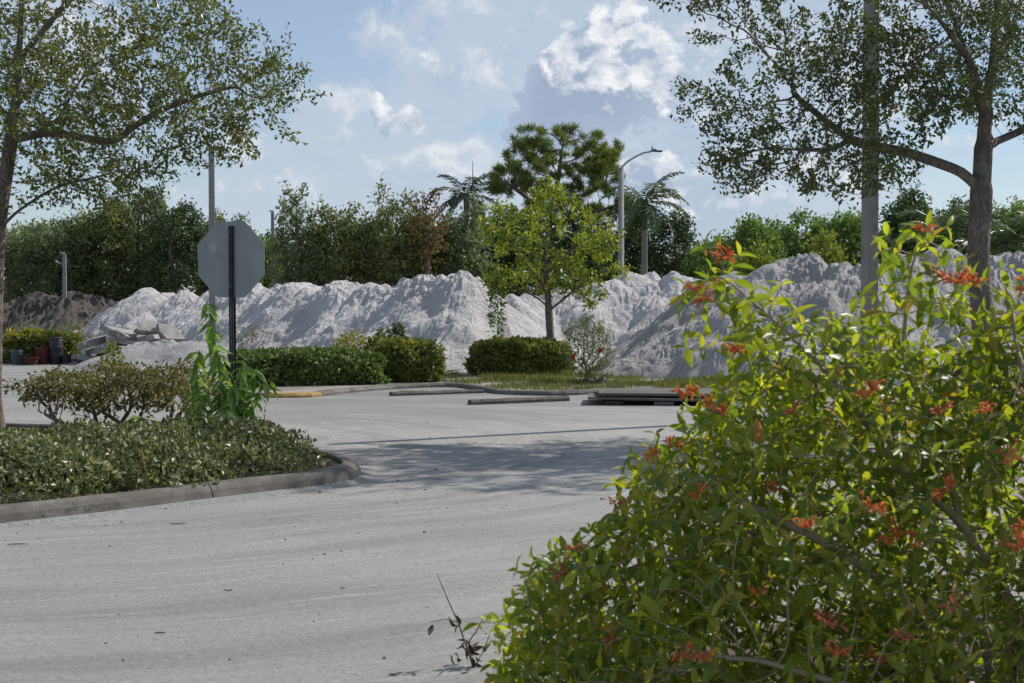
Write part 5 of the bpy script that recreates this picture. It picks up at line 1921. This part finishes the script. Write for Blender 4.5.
fm = [flower_mesh(24, 0.032, M_FLOWER, 1), flower_mesh(30, 0.035, M_FLOWER, 2), flower_mesh(20, 0.027, M_FLOWER2, 3), flower_mesh(36, 0.038, M_FLOWER, 4)]
fspots = [(718, 266, 3), (733, 358, 1), (708, 414, 3), (686, 399, 1), (651, 458, 1), (672, 450, 0), (691, 296, 0), (702, 303, 2), (915, 238, 1), (945, 290, 3), (962, 287, 1), (930, 283, 2), (1018, 292, 1), (867, 396, 1), (765, 492, 0), (800, 530, 1), (890, 540, 1), (905, 545, 0), (942, 494, 3), (935, 418, 2), (790, 415, 2), (560, 575, 2), (576, 552, 2), (614, 505, 2), (697, 498, 0), (680, 655, 0), (830, 655, 1), (895, 640, 2), (755, 595, 0), (1010, 550, 3), (1015, 530, 1), (870, 660, 0), (612, 640, 2), (700, 660, 1), (948, 606, 2), (865, 512, 0), (980, 415, 0), (1000, 460, 2), (820, 625, 2)]
for (px, py, vnt) in fspots:
    r = raydir(px, py)
    q = np.array([0, 0, CAM_H]) + r[None] * np.linspace(3.8, 6.0, 200)[:, None] / r[1]
    # sits on the leafy outside of the bush: the nearest twig along the line of sight
    dmin = np.array([np.min(((pos[ids] - p_) ** 2).sum(1)) for p_ in q[::4]])
    near_ = np.where(dmin < 0.05 ** 2)[0]
    kk = near_[0] if len(near_) else int(np.argmin(dmin))
    p_ = q[::4][kk] + np.array([0, -0.075, 0.02])
    o = bpy.data.objects.new('flower_cluster', fm[vnt])
    col.objects.link(o)
    o.parent = t
    o.location = tuple(p_ - fb)
    o.rotation_euler = (rng.normal(0, 0.5), rng.normal(0, 0.5), rng.uniform(0, 6.28))
    s_ = rng.uniform(0.95, 1.4)
    o.scale = (s_, s_, s_)

# withered sprig in front of the bush
wb_ = G(474, 668)
t = thing('dead_sprig', wb_, 'thin dead twig with shrivelled leaves left of the big bush', 'twig')
d0 = wb_[1]
mb = MB()
mb.tube([wb_, P(466, 645, d0), P(458, 622, d0), P(448, 600, d0), P(437, 574, d0)], [0.006, 0.005, 0.004, 0.003, 0.0015], 5)
mb.tube([P(466, 645, d0), P(476, 632, d0 - 0.05), P(486, 613, d0 - 0.05)], [0.0035, 0.003, 0.0012], 4)
mb.tube([P(458, 622, d0), P(445, 619, d0 + 0.03), P(430, 622, d0 + 0.05)], [0.003, 0.002, 0.001], 4)
mb.tube([wb_, P(484, 650, d0), P(490, 633, d0)], [0.004, 0.003, 0.001], 4)
part('stems', mb.v, mb.f, M_TWIG, t)
L_DEAD = leaf_mat('dead_leaf', ((0.05, 0.035, 0.025), (0.075, 0.05, 0.035), (0.10, 0.07, 0.045)), 0.15, 0.7, 0.2, (1, 1, 1))
C, A = [], []
for (px, py, m) in ((466, 642, 9), (470, 650, 9), (474, 660, 7), (458, 625, 4), (431, 623, 2), (456, 655, 3), (486, 650, 2)):
    for k in range(m):
        C.append(P(px + rng.normal(0, 2), py + rng.normal(0, 2), d0 + rng.normal(0, 0.02)))
        A.append(unit(rng.normal(0, 1, 3) + [0, 0, -0.7]))
C, A = np.array(C), np.array(A)
LL = rng.uniform(0.03, 0.055, len(C))
v, f = leaves_full(C, A, rng.normal(0, 1, C.shape), LL, [leaf_proto(0.6, 0.9, 0.45)])
part('withered_leaves', v, f, L_DEAD, t, smooth=True)
